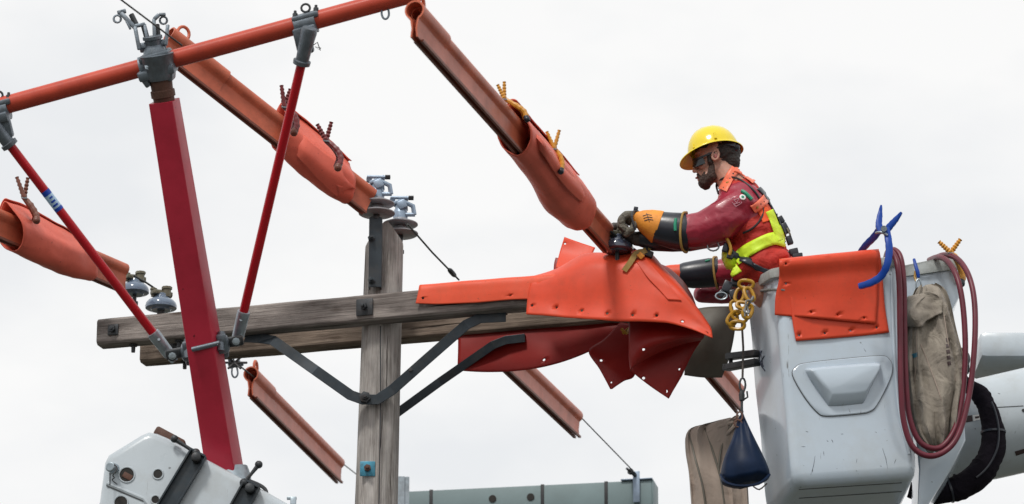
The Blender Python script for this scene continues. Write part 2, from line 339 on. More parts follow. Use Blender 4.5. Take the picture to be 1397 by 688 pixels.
M = dict(
    orange=mat('orange_rubber', (.70, .070, .028), .46, var=.13, vs=4, bump=.12, bs=25, dirt=(.42, .07, .035), dirt_amt=.45, ds=7, specks=((.25, .05, .03), 70, .71, .5), spec=.28),
    orange_b=mat('orange_rubber_faded', (.73, .09, .038), .48, var=.12, vs=5, bump=.15, bs=30, dirt=(.5, .10, .05), dirt_amt=.5, ds=9, specks=((.25, .06, .03), 60, .70, .6), spec=.28),
    orange_shaded=mat('orange_rubber_shaded', (.25, .011, .009), .42, var=.15, vs=4, bump=.12, bs=25, dirt=(.3, .03, .02), dirt_amt=.4, ds=6, specks=((.15, .02, .02), 70, .71, .5), spec=.28),  # orange rubber in shade: the darkening is put into the base colour
    coral=mat('coral_rubber', (.74, .150, .100), .48, var=.12, vs=3, bump=.1, bs=14, dirt=(.35, .05, .035), dirt_amt=.4, ds=5, specks=((.3, .05, .04), 60, .70, .5), spec=.28),
    hose=mat('line_hose_rubber', (.52, .13, .07), .38, var=.22, vs=4, bump=.2, bs=30, dirt=(.17, .05, .03), dirt_amt=.6, ds=5, spec=.28),
    hose_lip=mat('line_hose_lip', (.22, .07, .045), .5, var=.2, vs=8),
    fibre_red=mat('red_fibreglass', (.46, .026, .052), .36, var=.12, vs=3, bump=.05, bs=80, dirt=(.20, .010, .016), dirt_amt=.35, ds=4, specks=((.03, .01, .01), 22, .74, .8), spec=.35),
    rod_red=mat('red_rod', (.48, .006, .016), .30, var=.1, vs=5, coat=.1, spec=.4, dirt=(.3, .02, .02), dirt_amt=.3, ds=9),
    tube_or=mat('orange_red_fibreglass', (.50, .07, .04), .33, var=.14, vs=3, bump=.08, bs=60, dirt=(.22, .035, .03), dirt_amt=.45, ds=5, stretch=(1, 1, 1), spec=.28),
    cast=mat('cast_steel', (.16, .19, .22), .45, metal=.55, var=.25, vs=14, bump=.35, bs=70, dirt=(.08, .06, .05), dirt_amt=.5, ds=12),
    dark=mat('dark_steel', (.045, .05, .055), .5, metal=.5, var=.3, vs=14, bump=.3, bs=70, dirt=(.10, .06, .04), dirt_amt=.4, ds=10),
    galv=mat('galvanised_steel', (.36, .42, .46), .42, metal=.7, var=.2, vs=30, bump=.1, bs=60, dirt=(.2, .2, .2), dirt_amt=.4, ds=9),
    brace=mat('painted_brace_steel', (.026, .036, .045), .42, metal=.35, var=.25, vs=10, bump=.2, bs=50, dirt=(.09, .075, .06), dirt_amt=.4, ds=8),
    rust=mat('rusty_brown', (.10, .045, .03), .7, var=.3, vs=14, bump=.5, bs=60),
    bronze=mat('tarnished_bronze', (.16, .15, .11), .5, metal=.5, var=.3, vs=20, bump=.3, bs=60),
    porc=mat('blue_grey_porcelain', (.12, .165, .235), .15, var=.15, vs=6, coat=.6),
    porc_d=mat('dark_porcelain', (.06, .072, .11), .15, var=.1, vs=6, coat=.6),
    disc=mat('grey_polymer_disc', (.29, .29, .31), .3, var=.12, vs=8, dirt=(.16, .13, .12), dirt_amt=.5, ds=8),
    clampblue=mat('blue_grey_clamp', (.26, .33, .42), .4, metal=.4, var=.2, vs=16, bump=.2, bs=60),
    bluewash=mat('blue_washer', (.05, .25, .36), .45, metal=.3, var=.25, vs=20, dirt=(.05, .07, .08), dirt_amt=.6, ds=18),
    white=mat('white_gelcoat', (.50, .58, .66), .20, var=.05, vs=2.0, bump=.03, bs=8, dirt=(.42, .43, .41), dirt_amt=.45, ds=2.6, coat=.35, specks=((.10, .10, .10), 30, .735, .7), scratches=.8),
    white_in=mat('white_liner', (.55, .57, .58), .35, var=.08, vs=3, dirt=(.28, .24, .22), dirt_amt=.7, ds=5, coat=.3, scratches=.5),
    boomw=mat('white_boom_paint', (.47, .525, .565), .3, var=.06, vs=2, bump=.05, bs=20, dirt=(.30, .29, .26), dirt_amt=.5, ds=3.2, coat=.3, specks=((.05, .05, .05), 24, .745, .7), scratches=.35),
    rim=mat('worn_rim', (.40, .43, .42), .5, var=.2, vs=14, bump=.4, bs=50, dirt=(.2, .19, .16), dirt_amt=.7, ds=9),
    seam=mat('dark_seam', (.09, .095, .10), .6, var=.2),
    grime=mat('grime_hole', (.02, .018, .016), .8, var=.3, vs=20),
    beam=mat('grey_green_beam', (.17, .235, .245), .5, var=.08, vs=3, dirt=(.13, .17, .17), dirt_amt=.4, ds=4),
    black=mat('black_band', (.012, .013, .016), .5, var=.2),
    blackrub=mat('black_rubber', (.018, .022, .032), .33, var=.2, vs=8, bump=.1, bs=30),
    blackcloth=mat('black_sleeve_cloth', (.009, .007, .011), .9, var=.3, vs=8, bump=.4, bs=60, spec=.12, wrk=(12, .5)),
    blue=mat('blue_plastic', (.006, .055, .33), .38, var=.12, vs=12, spec=.3, dirt=(.01, .03, .12), dirt_amt=.4, ds=10),
    yplast=mat('amber_plastic', (.60, .27, .025), .4, var=.2, vs=20, dirt=(.2, .09, .02), dirt_amt=.6, ds=22),
    chainy=mat('yellow_plastic', (.42, .22, .012), .35, var=.12, vs=16, dirt=(.3, .17, .03), dirt_amt=.5, ds=18),
    clipred=mat('oxblood_plastic', (.15, .018, .02), .4, var=.25, vs=20),
    clipbr=mat('brown_plastic', (.16, .05, .03), .45, var=.25, vs=20),
    maroon_hose=mat('maroon_hose', (.13, .018, .032), .4, var=.15, vs=9, coat=.0, spec=.35, dirt=(.1, .03, .04), dirt_amt=.5, ds=14),
    canvas=mat('tan_canvas', (.29, .255, .21), .85, var=.16, vs=6, bump=.6, bs=160, dirt=(.10, .08, .07), dirt_amt=.65, ds=7, sheen=.1, wrk=(7, .9)),
    canvas2=mat('brown_canvas', (.33, .265, .22), .9, var=.10, vs=5, bump=.5, bs=160, dirt=(.22, .17, .145), dirt_amt=.4, ds=5, sheen=.1, wrk=(5, .55)),
    navy=mat('navy_vinyl', (.004, .014, .042), .5, var=.25, vs=8, bump=.15, bs=18, coat=.0, spec=.18),
    olive=mat('olive_sheet', (.105, .095, .072), .55, var=.12, vs=4, dirt=(.07, .06, .05), dirt_amt=.5, ds=5),
    rope=mat('dark_rope', (.05, .04, .035), .8, var=.3, vs=60, bump=.5, bs=200),
    cord=mat('grey_cord', (.20, .20, .19), .7, var=.3, vs=60, bump=.6, bs=200),
    strap_y=mat('mustard_strap', (.34, .21, .045), .5, var=.2, vs=20, dirt=(.18, .11, .04), dirt_amt=.5, ds=20),
    helmet=mat('yellow_helmet', (.80, .62, .015), .18, var=.05, vs=5, coat=.5, specks=((.4, .3, .03), 60, .73, .5)),
    brim_glow=mat('brim_underside_glow', (.80, .36, .02), .4, var=.08, vs=8),  # light coming through the yellow brim, painted as an orange colour
    skin=mat('skin', (.50, .255, .185), .5, var=.12, vs=22, bump=.2, bs=160, sss=.12),
    lips=mat('lips', (.32, .09, .08), .4, var=.1),
    hair=mat('dark_hair', (.022, .014, .011), .6, var=.5, vs=60, bump=.9, bs=220),
    beard=mat('beard', (.045, .024, .017), .75, var=.5, vs=90, bump=.9, bs=260),
    sleeve=mat('maroon_rubber_sleeve', (.32, .020, .044), .34, var=.12, vs=7, bump=.12, bs=26, dirt=(.18, .02, .035), dirt_amt=.4, ds=8, coat=.12, wrk=(7, .25)),
    vest=mat('red_vest', (.44, .020, .011), .75, var=.15, vs=9, bump=.3, bs=90, wrk=(11, .7)),
    vest_o=mat('orange_vest_panel', (.80, .10, .02), .75, var=.1, vs=9, bump=.3, bs=90, wrk=(9, .5)),
    lime=mat('lime_band', (.62, .85, .03), .5, var=.06, vs=12, bump=.1, bs=60, wrk=(12, .3)),
    strap_o=mat('orange_shoulder_strap', (.85, .19, .10), .42, var=.08, vs=12),
    leather_o=mat('orange_leather', (.78, .29, .03), .6, var=.14, vs=16, bump=.4, bs=90, dirt=(.5, .17, .03), dirt_amt=.5, ds=14),
    leather_g=mat('worn_work_glove', (.125, .115, .09), .7, var=.3, vs=24, bump=.5, bs=100, dirt=(.05, .045, .035), dirt_amt=.6, ds=18, wrk=(22, .6)),
    darkglove=mat('dark_glove', (.05, .04, .035), .6, var=.4, vs=24, bump=.4, bs=90),
    green=mat('green_tag', (.01, .25, .14), .5, var=.1),
    pink=mat('pale_print', (.62, .30, .36), .6, var=.1),
    paper=mat('white_label', (.72, .72, .70), .5, var=.08, vs=30),
    ink=mat('dark_print', (.05, .03, .03), .6, var=.3),
    trousers=mat('dark_work_trousers', (.03, .035, .05), .85, var=.2, vs=9, bump=.4, bs=120, wrk=(9, .6)),
    brass=mat('brass_button', (.45, .30, .08), .4, metal=.6, var=.1),
    ground=mat('gravel_ground', (.055, .055, .045), .95, var=.3, vs=.6, bump=.5, bs=9, dirt=(.035, .05, .02), dirt_amt=.8, ds=.15),
    wire=mat('weathered_wire', (.07, .075, .075), .5, metal=.6, var=.2, vs=60),
    paint_blk=mat('faded_black_mark', (.05, .06, .09), .6, var=.3, vs=30),
    glass=mat('dark_gauge_glass', (.012, .02, .024), .12, var=.1, spec=.5),
    bluestick=mat('blue_sticker', (.01, .06, .42), .4, var=.05), palestick=mat('pale_blue_sticker', (.42, .60, .78), .4, var=.1, vs=60),
)
WOOD_POLE = wood('weathered_pole_wood', 2, (.59, .56, .535), (.45, .42, .395), (.21, .185, .165), 1.3)
WOOD_A = wood('weathered_arm_wood', 0, (.43, .385, .355), (.29, .255, .235), (.12, .10, .09), 4.1)
WOOD_B = wood('weathered_back_arm_wood', 0, (.36, .29, .23), (.24, .185, .145), (.10, .072, .056), 9.7)
# ================================================================ THE SETTING
g = MB(); bmesh.ops.create_grid(g.bm, x_segments=8, y_segments=8, size=1500); g.build('ground', M['ground'], smooth=False, kind='structure')

def at_z(x, y, z):
    d = ray(x, y); return CAM + d * ((z - CAM.z) / d.z)
# ---------------------------------------------------------------- utility pole
pt, pb = P(524.5, 330, 20.0), P(514, 660, 20.0)
pax = (pt - pb).normalized()
foot = pb - pax * (pb.z / pax.z)
pole = thing('utility_pole', 'weathered grey wooden utility pole with double crossarm and dark steel V braces', 'utility pole', foot)
s = MB()
fr = Matrix.Translation(foot) @ rotz_to(Vector((1, 0, 0)) - pax * pax.x, pax).to_4x4()
H = (pt - foot).length + 0.02
rings = []
hs = [H * i / 40 for i in range(40)] + [H - .10, H - .05, H - .01]
for h in hs:
    r = .104 + .060 * (1 - h / H)
    rings.append([Vector((math.cos(a) * r, math.sin(a) * r, h)) * 1.0 for a in [k * 2 * math.pi / 40 for k in range(40)]])
for ri in rings:
    for i, v in enumerate(ri):
        a = math.atan2(v.y, v.x); q = noise.noise(Vector((math.cos(a) * 3, math.sin(a) * 3, v.z * .7)))
        f = 1 + .03 * q + .012 * noise.noise(Vector((math.cos(a) * 14, math.sin(a) * 14, v.z * .25)))
        ri[i] = Vector((v.x * f, v.y * f, v.z))
# roofed, weather-split top
top = []
for f in (1.0, .72, .4, .12):
    top.append([Vector((v.x * f, v.y * f, min(v.z, 9e9))) for v in rings[-1]])
for ri in rings[-3:] + top:
    for i, v in enumerate(ri):
        cut = H + .075 - abs(v.x - .01) * 1.15 + .012 * noise.noise(Vector((v.x * 40, v.y * 30, 0)))
        if ri is rings[-3] or ri is rings[-2]: ri[i] = Vector((v.x, v.y, min(v.z, cut)))
        else: ri[i] = Vector((v.x, v.y, cut))
s.ring_faces([[fr @ v for v in r] for r in rings[:-1] + top])
s.build('pole_shaft', WOOD_POLE, pole, frame=fr, angle=60)

# crossarms: horizontal, right end nearer the camera
zc_front = P(517, 418, 19.80).z
def armpt(px, z, slope0=-.10, Yp=19.80, xp=517):
    # point on the vertical front-face plane Y = Yp - .30*(X - Xp) seen through photo column px, at height z
    X0 = P(xp, 418, Yp).x; k = -.30
    d = ray(px, 418); kx = d.x / d.y
    Y = (Yp - k * 0 + (-.30) * (-X0)) / (1 + .30 * kx)
    return Vector((kx * Y, Y, z))
ARMH, ARMT = .150, .115
A0, A1 = armpt(133, zc_front), armpt(885, zc_front)
axd = (A1 - A0).normalized(); anr = Vector((-axd.y, axd.x, 0))   # back normal (+Y)
if anr.y < 0: anr = -anr
def crossarm(a, b, m):
    c = (a + b) / 2; Lh = (b - a).length / 2
    rot = Matrix((axd, anr, Vector((0, 0, 1)))).transposed()
    f = Matrix.Translation(c) @ rot.to_4x4(); s = MB(); rings = []
    n = 44
    for i in range(n + 1):
        x = -Lh + 2 * Lh * i / n; hh, tt = ARMH / 2, ARMT / 2; c_ = .012
        wv = .0035 * noise.noise(Vector((x * 2.3, 1, a.y))); wz = .003 * noise.noise(Vector((x * 3.1, 5, a.y)))
        if i in (0, n): c_ = .016
        rings.append([f @ Vector((x, p + wv, q + wz)) for p, q in ((-tt + c_, -hh), (tt - c_, -hh), (tt, -hh + c_), (tt, hh - c_), (tt - c_, hh), (-tt + c_, hh), (-tt, hh - c_), (-tt, -hh + c_))])
    s.ring_faces(rings); return s.build('crossarm', m, pole, frame=f, angle=30, bev=.003)
arm_f = crossarm(A0 + anr * ARMT / 2, A1 + anr * ARMT / 2, WOOD_A)
BACK = .39
B0 = A0 + anr * (BACK + ARMT / 2) + axd * .10; B1 = A1 + anr * (BACK + ARMT / 2) + axd * .02
arm_b = crossarm(B0, B1, WOOD_B)
def on_arm(px, dz=0.0, out=0.0, back=0.0):
    p = armpt(px, zc_front + dz); return p - anr * out + anr * back
def plate_bolt(parent, c, wd, nrm, m1, m2, nm='washer_plate', L_=.045):
    zz = Vector((0, 0, 1)); x = nrm.cross(zz).normalized(); rot = Matrix((x, nrm, zz)).transposed()
    s = MB(); s.box(c - nrm * .004, (wd, .010, wd), rot, .003); o = s.build(nm, m1, parent)
    s = MB(); s.lathe(c - nrm * .006, c - nrm * .1, [(0, .012), (.012, .020), (.014, .020), (.027, .019), (.028, .011), (L_, .010), (L_ + .001, .004)], 6); s.build('bolt', m2, parent); return o
plate_bolt(arm_f, on_arm(156, .0, .003), .062, anr, M['dark'], M['dark'], L_=.035)
plate_bolt(arm_f, on_arm(498, .0, .003), .095, anr, M['dark'], M['dark'])
plate_bolt(arm_b, on_arm(205, .02, .003, BACK), .065, anr, M['dark'], M['dark'], L_=.03)
# bolts that stick out below the arms at the left
for px, bk in ((178, .06), (213, BACK + .06), (240, .06)):
    p = on_arm(px, -.075, 0, bk); MB().lathe(p, p - Vector((0, 0, 1)), [(-.01, .018), (.004, .024), (.010, .024), (.011, .012), (.045, .011), (.046, .004)], 8).build('bolt', M['dark'], pole)
# V braces of angle steel
def brace(pts, wd=.055, m=M['brace']):
    pts = [Vector(p) for p in pts]; s = MB(); rings = []
    for i, p in enumerate(pts):
        t = (pts[min(i + 1, len(pts) - 1)] - pts[max(i - 1, 0)]).normalized()
        n = Vector((0, -1, 0)); n = (n - t * n.dot(t)).normalized(); u = t.cross(n)
        if u.z < 0: u = -u
        h = wd / 2
        # L-section: flat flange facing the camera and a ledge going back along its top edge
        rings.append([p + u * a - n * (-b) for a, b in ((-h, .0), (h, .0), (h, -.045), (h - .007, -.045), (h - .007, -.007), (-h, -.007))])
    s.ring_faces(rings); return s.build('brace', m, pole, smooth=False, bev=.0015)
def fl(px, py, Y): return P(px, py, Y)
yb = lambda px: on_arm(px).y
brace([fl(334, 460, yb(334) + .08), fl(352, 461, yb(352) + .07), fl(372, 464, yb(372) + .04), fl(430, 505, 19.84), fl(478, 539, 19.84), fl(495, 545, 19.84), fl(515, 545, 19.84), fl(535, 532, 19.83), fl(580, 492, 19.78), fl(636, 443, yb(636) + .05), fl(655, 434, yb(655) + .07), fl(690, 432, yb(690) + .08)], .058)
brace([fl(530, 572, 20.14), fl(552, 556, 20.14), fl(600, 521, 20.12), fl(672, 471, on_arm(672).y + BACK - .02), fl(690, 464, on_arm(690).y + BACK - .01), fl(716, 461, on_arm(716).y + BACK)], .048)
p = P(498, 542, 19.825); MB().lathe(p, p + Vector((0, -1, 0)), [(-.01, .032), (.008, .032), (.010, .020), (.024, .019), (.026, .010), (.040, .010)], 6).build('bolt', M['dark'], pole)
# blue washer low on the shaft
c = P(501.5, 640, 19.888); o = plate_bolt(pole, c, .082, Vector((0, 1, 0)), M['bluewash'], M['rust'], L_=.05)
# pole-top steel channel with bolts
bk = MB(); x0, x1 = P(503, 345, 19.85), P(521, 345, 19.85)
ctop, cbot = P(513, 297, 19.84), P(511, 392, 19.84)
rot = Matrix.Identity(3); wch = .068; Lc = (ctop - cbot).length
cm = (ctop + cbot) / 2
bk.box(cm, (wch, .010, Lc), rot); bk.box(cm + Vector((-wch / 2 + .002, .026, 0)), (.008, .05, Lc), rot); bk.box(cm + Vector((wch / 2 - .002, .026, 0)), (.008, .05, Lc), rot)
bk.build('pole_top_channel', M['brace'], pole, smooth=False, bev=.002)
for yy in (325, 383):
    p = P(507, yy, 19.833); MB().lathe(p + Vector((0, .01, 0)), p + Vector((0, -1, 0)), [(0, .022), (.012, .022), (.014, .017), (.028, .016), (.03, .010), (.05, .009)], 6).build('bolt', M['brace'], pole)
# through-bolt nuts on the right side of the braces
for px, py, Y in ((560, 505, 19.77),):
    p = P(px, py, Y); MB().lathe(p, p + Vector((0, -1, 0)), [(-.01, .012), (.012, .012), (.013, .004)], 6).build('bolt', M['dark'], pole)
# gains: copper ground staple line along the shaft
MB().tube([P(519, 445, 19.868), P(519, 560, 19.868), P(517, 688, 19.866)], .0035, 6).build('ground_wire', M['dark'], pole)

# ---------------------------------------------------------------- far grey-green beam on a galvanised post
BY = 23.4
kb = K(BY)
bL, bR = P(505, 703, BY + .19), P(893, 677, BY - .15)
beam = thing('box_beam', 'grey green steel box beam low behind the wooden pole, black bands round it', 'steel beam', P(555, 700, BY))
bx = (bR - bL).normalized(); bx.z = 0; bx.normalize(); bR.z = bL.z = P(893, 678, BY - .15).z
Lb = (bR - bL).length; bc = (bL + bR) / 2; bn = Vector((-bx.y, bx.x, 0)); brot = Matrix((bx, bn, Vector((0, 0, 1)))).transposed()
bh = .26
bcz = bc + Vector((0, 0, .085 - bh / 2))
f = Matrix.Translation(bcz) @ brot.to_4x4()
s = MB(); s.box(bcz, (Lb, .20, bh), brot, .006); s.build('beam_body', M['beam'], beam, frame=f)
def onbeam(px, dz=0, out=0):
    d = ray(px, 688); kx = d.x / d.y
    # intersect column with beam front plane
    q = bc - bn * .10; den = kx * bn.x + bn.y; Y = (q.x * bn.x + q.y * bn.y) / den
    return Vector((kx * Y, Y, bcz.z + dz)) - bn * out
for px in (588, 740, 827):
    s = MB(); c = onbeam(px) + bn * .10; s.box(c, (.022, .206, bh + .008), brot, .002); s.build('band', M['black'], beam)
for px in (672, 724):
    c = onbeam(px, .055, .001); MB().lathe(c - bn * .004, c + bn, [(0, .024), (.006, .024)], 16).build('bolt_hole', M['grime'], beam)
s = MB(); c = bR + Vector((0, 0, .085 - bh / 2)) + bx * .004; s.box(c, (.008, .204, bh + .004), brot, .002); s.build('end_cap', M['beam'], beam)
# bracket that the far wire is tied to
s = MB(); c = onbeam(869, .085, .015); s.box(c, (.042, .012, .20), brot, .002); s.box(c + bn * .10 + Vector((0, 0, .052)), (.20, .20, .008), brot, .002)
s.build('tie_bracket', M['clampblue'], beam)
tieP = onbeam(869, .165, .03)
MB().lathe(c + Vector((0, 0, .07)) - bn * -.01, c + Vector((-.05, 0, .10)) - bn * .08, [(0, .012), (.05, .012), (.06, .02), (.075, .02), (.076, .008), (.11, .008)], 8).build('bolt', M['dark'], beam)

post_t = P(551, 652, BY - .32)
s = MB(); hgt = post_t.z
s.box(Vector((post_t.x, post_t.y, hgt / 2)), (.012, .06, hgt)); s.box(Vector((post_t.x - .018, post_t.y - .03, hgt / 2)), (.048, .010, hgt)); s.box(Vector((post_t.x + .02, post_t.y - .02, hgt / 2)), (.03, .010, hgt))
s.build('support_post', M['galv'], beam, smooth=False)

# ---------------------------------------------------------------- conductors (wires)
def wire(label, pts, r=.006, splice=None, group=None):
    s = MB().tube(pts, r, 7)
    o = s.build('wire', M['wire']); tag(o, label, 'wire', group)
    if splice:
        MB().lathe(splice[0], splice[1], [(0, .007), (.02, .014), (.05, .015), (.09, .014), (.11, .007)], 8).build('splice', M['dark'], o)
    return o
# ---------------------------------------------------------------- line hoses
HP = []     # inverted-U profile with flared lips, wall 5 mm
def hose_profile(r, lip, flare, th=.006):
    o_, i_ = [], []
    for k in range(17):
        a = R(-62 + (304) * k / 16); o_.append((math.cos(a) * r, math.sin(a) * r)); i_.append((math.cos(a) * (r - th), math.sin(a) * (r - th)))
    right = [(flare, -r - lip), (flare * .75, -r - lip * .5), (r * .42, -r * 1.05)]
    left = []
    left = [(-r * .42, -r * 1.05), (-flare * .75, -r - lip * .5), (-flare, -r - lip)]
    outer = right + o_ + left
    rI = [(flare - th, -r - lip), (flare * .75 - th, -r - lip * .5), (r * .42 - th, -r * 1.05)]
    lI = [(-(r * .42 - th), -r * 1.05), (-(flare * .75 - th), -r - lip * .5), (-(flare - th), -r - lip)]
    inner = rI + i_ + lI
    return outer, inner
def line_hose(label, a, b, group, r=.036, lip=.095, flare=.016, coupler=True, sag=0.0, tail=True):
    t = thing('line_hose', label, 'line hose', (a + b) / 2, group)
    n = 16; pts = [a.lerp(b, i / n) - Vector((0, 0, sag * 4 * (i / n) * (1 - i / n))) for i in range(n + 1)]
    o_, i_ = hose_profile(r, lip, flare)
    prof = o_ + list(reversed(i_))
    MB().sweep(pts, prof).build('hose_body', M['hose'], t, angle=50)
    for sg in (-1, 1):
        pr = [(sg * flare + dx, -r - lip + dy) for dx, dy in ((-.006, -.004), (.009, -.006), (.011, .006), (-.004, .010))]
        MB().sweep(pts, pr).build('lip', M['hose_lip'], t, angle=30)
    if coupler:
        d = (b - a).normalized(); e0, e1 = a - d * .06, a + d * .34
        o2, i2 = hose_profile(r * 1.28, lip * .9, flare * 1.15, .008)
        MB().sweep([e0, e0 + d * .02, a + d * .1, a + d * .2, e1 - d * .02, e1], o2 + list(reversed(i2))).build('coupler', M['hose'], t, angle=50)
        # moulded eye on the top of the coupler
        c = e0 + d * .10 + Vector((0, 0, r * 1.28 + .02)); sd_ = d.cross(Vector((0, 0, 1))).normalized(); u = sd_.cross(d)
        ring = [c + (d * math.cos(q) * .036 + u * math.sin(q) * .040) for q in [k * 2 * math.pi / 16 for k in range(16)]]
        MB().tube(ring + [ring[0], ring[1]], .009, 8, cap=False).build('eye', M['hose'], t)
    return t, pts
G_H = 'orange line hoses on the wires'
ha = line_hose('orange line hose at far left, reaching the leftmost insulator', P(-62, 268, 19.2), P(170, 368, 20.35), G_H, coupler=False)
hb = line_hose('long orange line hose running from the red mast head to the pole top insulator', P(242, 56, 19.0), P(508, 266, 19.80), G_H, r=.037)
hc = line_hose('long orange line hose slanting down to the yellow helmeted worker\'s hands', P(571, 20, 16.3), P(828, 312, 19.35), G_H, r=.037)
hd = line_hose('short orange line hose hanging under the crossarm left of the pole', P(346, 514, 21.9), P(463, 632, 23.9), G_H, r=.037)
he = line_hose('orange line hose coming out below the blankets right of the pole', P(672, 458, 20.9), P(787, 568, 22.6), G_H, r=.040, coupler=False)
hf = line_hose('stub of orange line hose just left of the white bucket, above the blue bag', P(965, 482, 20.6), P(1008, 533, 21.3), G_H, r=.038, coupler=False)

wire('thin wire entering the top of the frame behind the red mast head fork', [P(120, -35, 16.6), P(168, 2, 16.9), P(248, 62, 17.4)], .0045)
wire('short wire between the two blue grey insulators at the crossarm\'s left end', [P(182, 376, 20.4), P(200, 386, 20.45), P(219, 399, 20.5)], .006)
wire('wire leaving the pole top insulators down to the orange blanket strip, small splice on it', [P(556, 306, 19.9), P(590, 345, 20.3), P(626, 382, 20.7)], .0055, splice=(P(612, 367, 20.55), P(622, 378, 20.66)))
wire('thin wire leaving the lower end of the short hose left of the pole', [P(455, 622, 23.7), P(468, 633, 24.0), P(486, 647, 24.4), P(516, 672, 25.2)], .004)
wire('thin pale wire from the lower line hose down to the beam\'s blue bracket', [P(780, 562, 22.5), P(795, 572, 22.65), tieP], .004)
wire('short wire running through the worker\'s gloves into the line hose', [P(815, 300, 19.2), P(828, 312, 19.3), P(850, 330, 19.42), P(872, 345, 19.5)], .007)
wire('wire passing from the hanging tie clamp into the short hose under the crossarm', [P(318, 492, 21.5), P(350, 518, 21.9)], .005)

# ---------------------------------------------------------------- insulators
def pin_insulator(label, c, r=.074, m=None, group='porcelain pin insulators on the crossarm', pin=.16):
    t = thing('pin_insulator', label, 'insulator', c - Vector((0, 0, pin)), group)
    z = Vector((0, 0, 1))
    MB().lathe(c - z * .06, c + z, [(0, .03), (.0, r * .60), (.008, r * .66), (.009, r * .93), (.013, r), (.026, r * 1.02), (.042, r * .96), (.057, r * .82), (.069, r * .60), (.076, r * .44), (.082, r * .40), (.092, r * .40), (.098, r * .34), (.100, .001)], 28).build('porcelain_body', m or M['porc'], t)
    MB().lathe(c - z * (pin + .02), c, [(0, .022), (.02, .022), (.022, .012), (pin - .03, .012), (pin - .028, .03), (pin, .03)], 12).build('steel_pin', M['dark'], t)
    pc = c; c = c - z * .05; s = MB(); s.box(c + z * .090, (.12, .05, .022), Matrix.Rotation(.6, 3, 'Z'), .004); s.lathe(c + z * .07 + Vector((.03, 0, 0)), c + z + Vector((.03, 0, 0)), [(0, .022), (.04, .024), (.045, .03), (.058, .03), (.06, .012)], 8)
    s.lathe(c + z * .07 + Vector((-.045, -.01, 0)), c + z + Vector((-.045, -.01, 0)), [(0, .014), (.035, .014), (.037, .02), (.048, .02)], 6)
    s.tube([c + z * .09 + Vector((-.03, -.04, 0)), c + z * .10, c + z * .09 + Vector((.05, .05, 0))], .013, 8)
    s.build('wire_clamp', M['bronze'], t); return t
pin_insulator('smaller blue grey insulator at far left, end of the leftmost line hose', P(184, 389, 20.75), .082, pin=.10)
pin_insulator('blue grey porcelain insulator standing on the crossarm just left of the red mast', P(220, 410, 20.42), .088, pin=.06)
pin_insulator('dark porcelain insulator sticking out of the big orange blanket under the worker\'s gloves', P(842, 330, 19.40), .086, M['porc_d'], pin=.12)
def post_insulator(label, c, base):
    t = thing('post_insulator', label, 'insulator', base, 'disc insulators on the pole top'); z = Vector((0, 0, 1))
    for dz, rr in ((0, .1), (.055, .098)):
        p = c + z * dz
        MB().lathe(p - z * .014, p + z, [(0, .03), (.002, rr * .93), (.006, rr), (.011, rr), (.016, rr * .9), (.034, .045), (.05, .034)], 32).build('disc', M['disc'], t)
    MB().lathe(base, c, [(0, .03), (.012, .03), (.013, .018), ((c - base).length, .018)], 12).build('steel_pin', M['dark'], t)
    s = MB(); a = c + z * .10
    s.lathe(c + z * .06, c + z, [(0, .04), (.05, .042), (.07, .036), (.08, .03), (.12, .03)], 14)
    r1 = Matrix.Rotation(-.45, 3, 'Y')
    s.box(a + z * .055 + Vector((.01, 0, 0)), (.05, .09, .05), r1, .006)
    s.box(a + z * .085 + Vector((.0, 0, 0)), (.09, .05, .018), r1, .004)
    s.tube([a + z * .075 + Vector((.02, -.02, 0)), a + z * .05 + Vector((.07, -.02, 0)), a + z * .0 + Vector((.078, -.02, 0))], [.013, .014, .013], 8)
    s.tube([a + z * .0 + Vector((.03, -.02, 0)), a + z * .0 + Vector((.082, -.02, 0))], .012, 8)
    s.tube([a + z * .10 + Vector((-.055, -.02, 0)), a + z * .098 + Vector((.055, -.02, 0))], [.010, .010], 8)
    s.tube([a + z * .10 + Vector((-.06, .03, 0)), a + z * .10 + Vector((-.03, .03, 0))], [.017, .017], 6)
    s.build('line_clamp', M['clampblue'], t)
    MB().lathe(a + z * .098 + Vector((.045, -.02, 0)), a + z * .098 + Vector((1, -.02, 0)), [(0, .013), (.028, .013), (.029, .004)], 6).build('bolt', M['black'], t)
    return t
post_insulator('left disc insulator on the pole top bracket, blue grey clamp meeting the line hose', P(514, 290, 19.86), P(513, 300, 19.86))
post_insulator('right disc insulator behind the pole top with the bare wire leaving it', P(546, 318, 20.06), P(544, 345, 20.04))
Z = Vector((0, 0, 1))
# ================================================================ red support rig on the white boom
rig = thing('conductor_support_rig', 'dark red fibreglass mast carrying a long orange red cross tube on two red struts', 'support arm', P(309, 660, 19.1))
mt, mb_ = P(224, 138, 18.15), P(311, 668, 19.1); max_ = (mt - mb_).normalized()
yaw = Matrix.Rotation(-.27, 3, 'Z')
def sq_ring(c, ax, half, rad, yawm, n=4):
    x = yawm @ Vector((1, 0, 0)); x = (x - ax * x.dot(ax)).normalized(); y = ax.cross(x); o = []
    for sx, sy, a0 in ((1, 1, 0), (-1, 1, 90), (-1, -1, 180), (1, -1, 270)):
        for k in range(n + 1):
            a = R(a0 + 90 * k / n); o.append(c + x * (sx * (half - rad) + math.cos(a) * rad) + y * (sy * (half - rad) + math.sin(a) * rad))
    return o
s = MB(); rg = []
for i in range(13):
    t_ = i / 12; h = .079 * (1 - t_) + .064 * t_; rg.append(sq_ring(mb_.lerp(mt, t_), max_, h, .010, yaw))
s.ring_faces(rg); s.build('mast', M['fibre_red'], rig, angle=50)
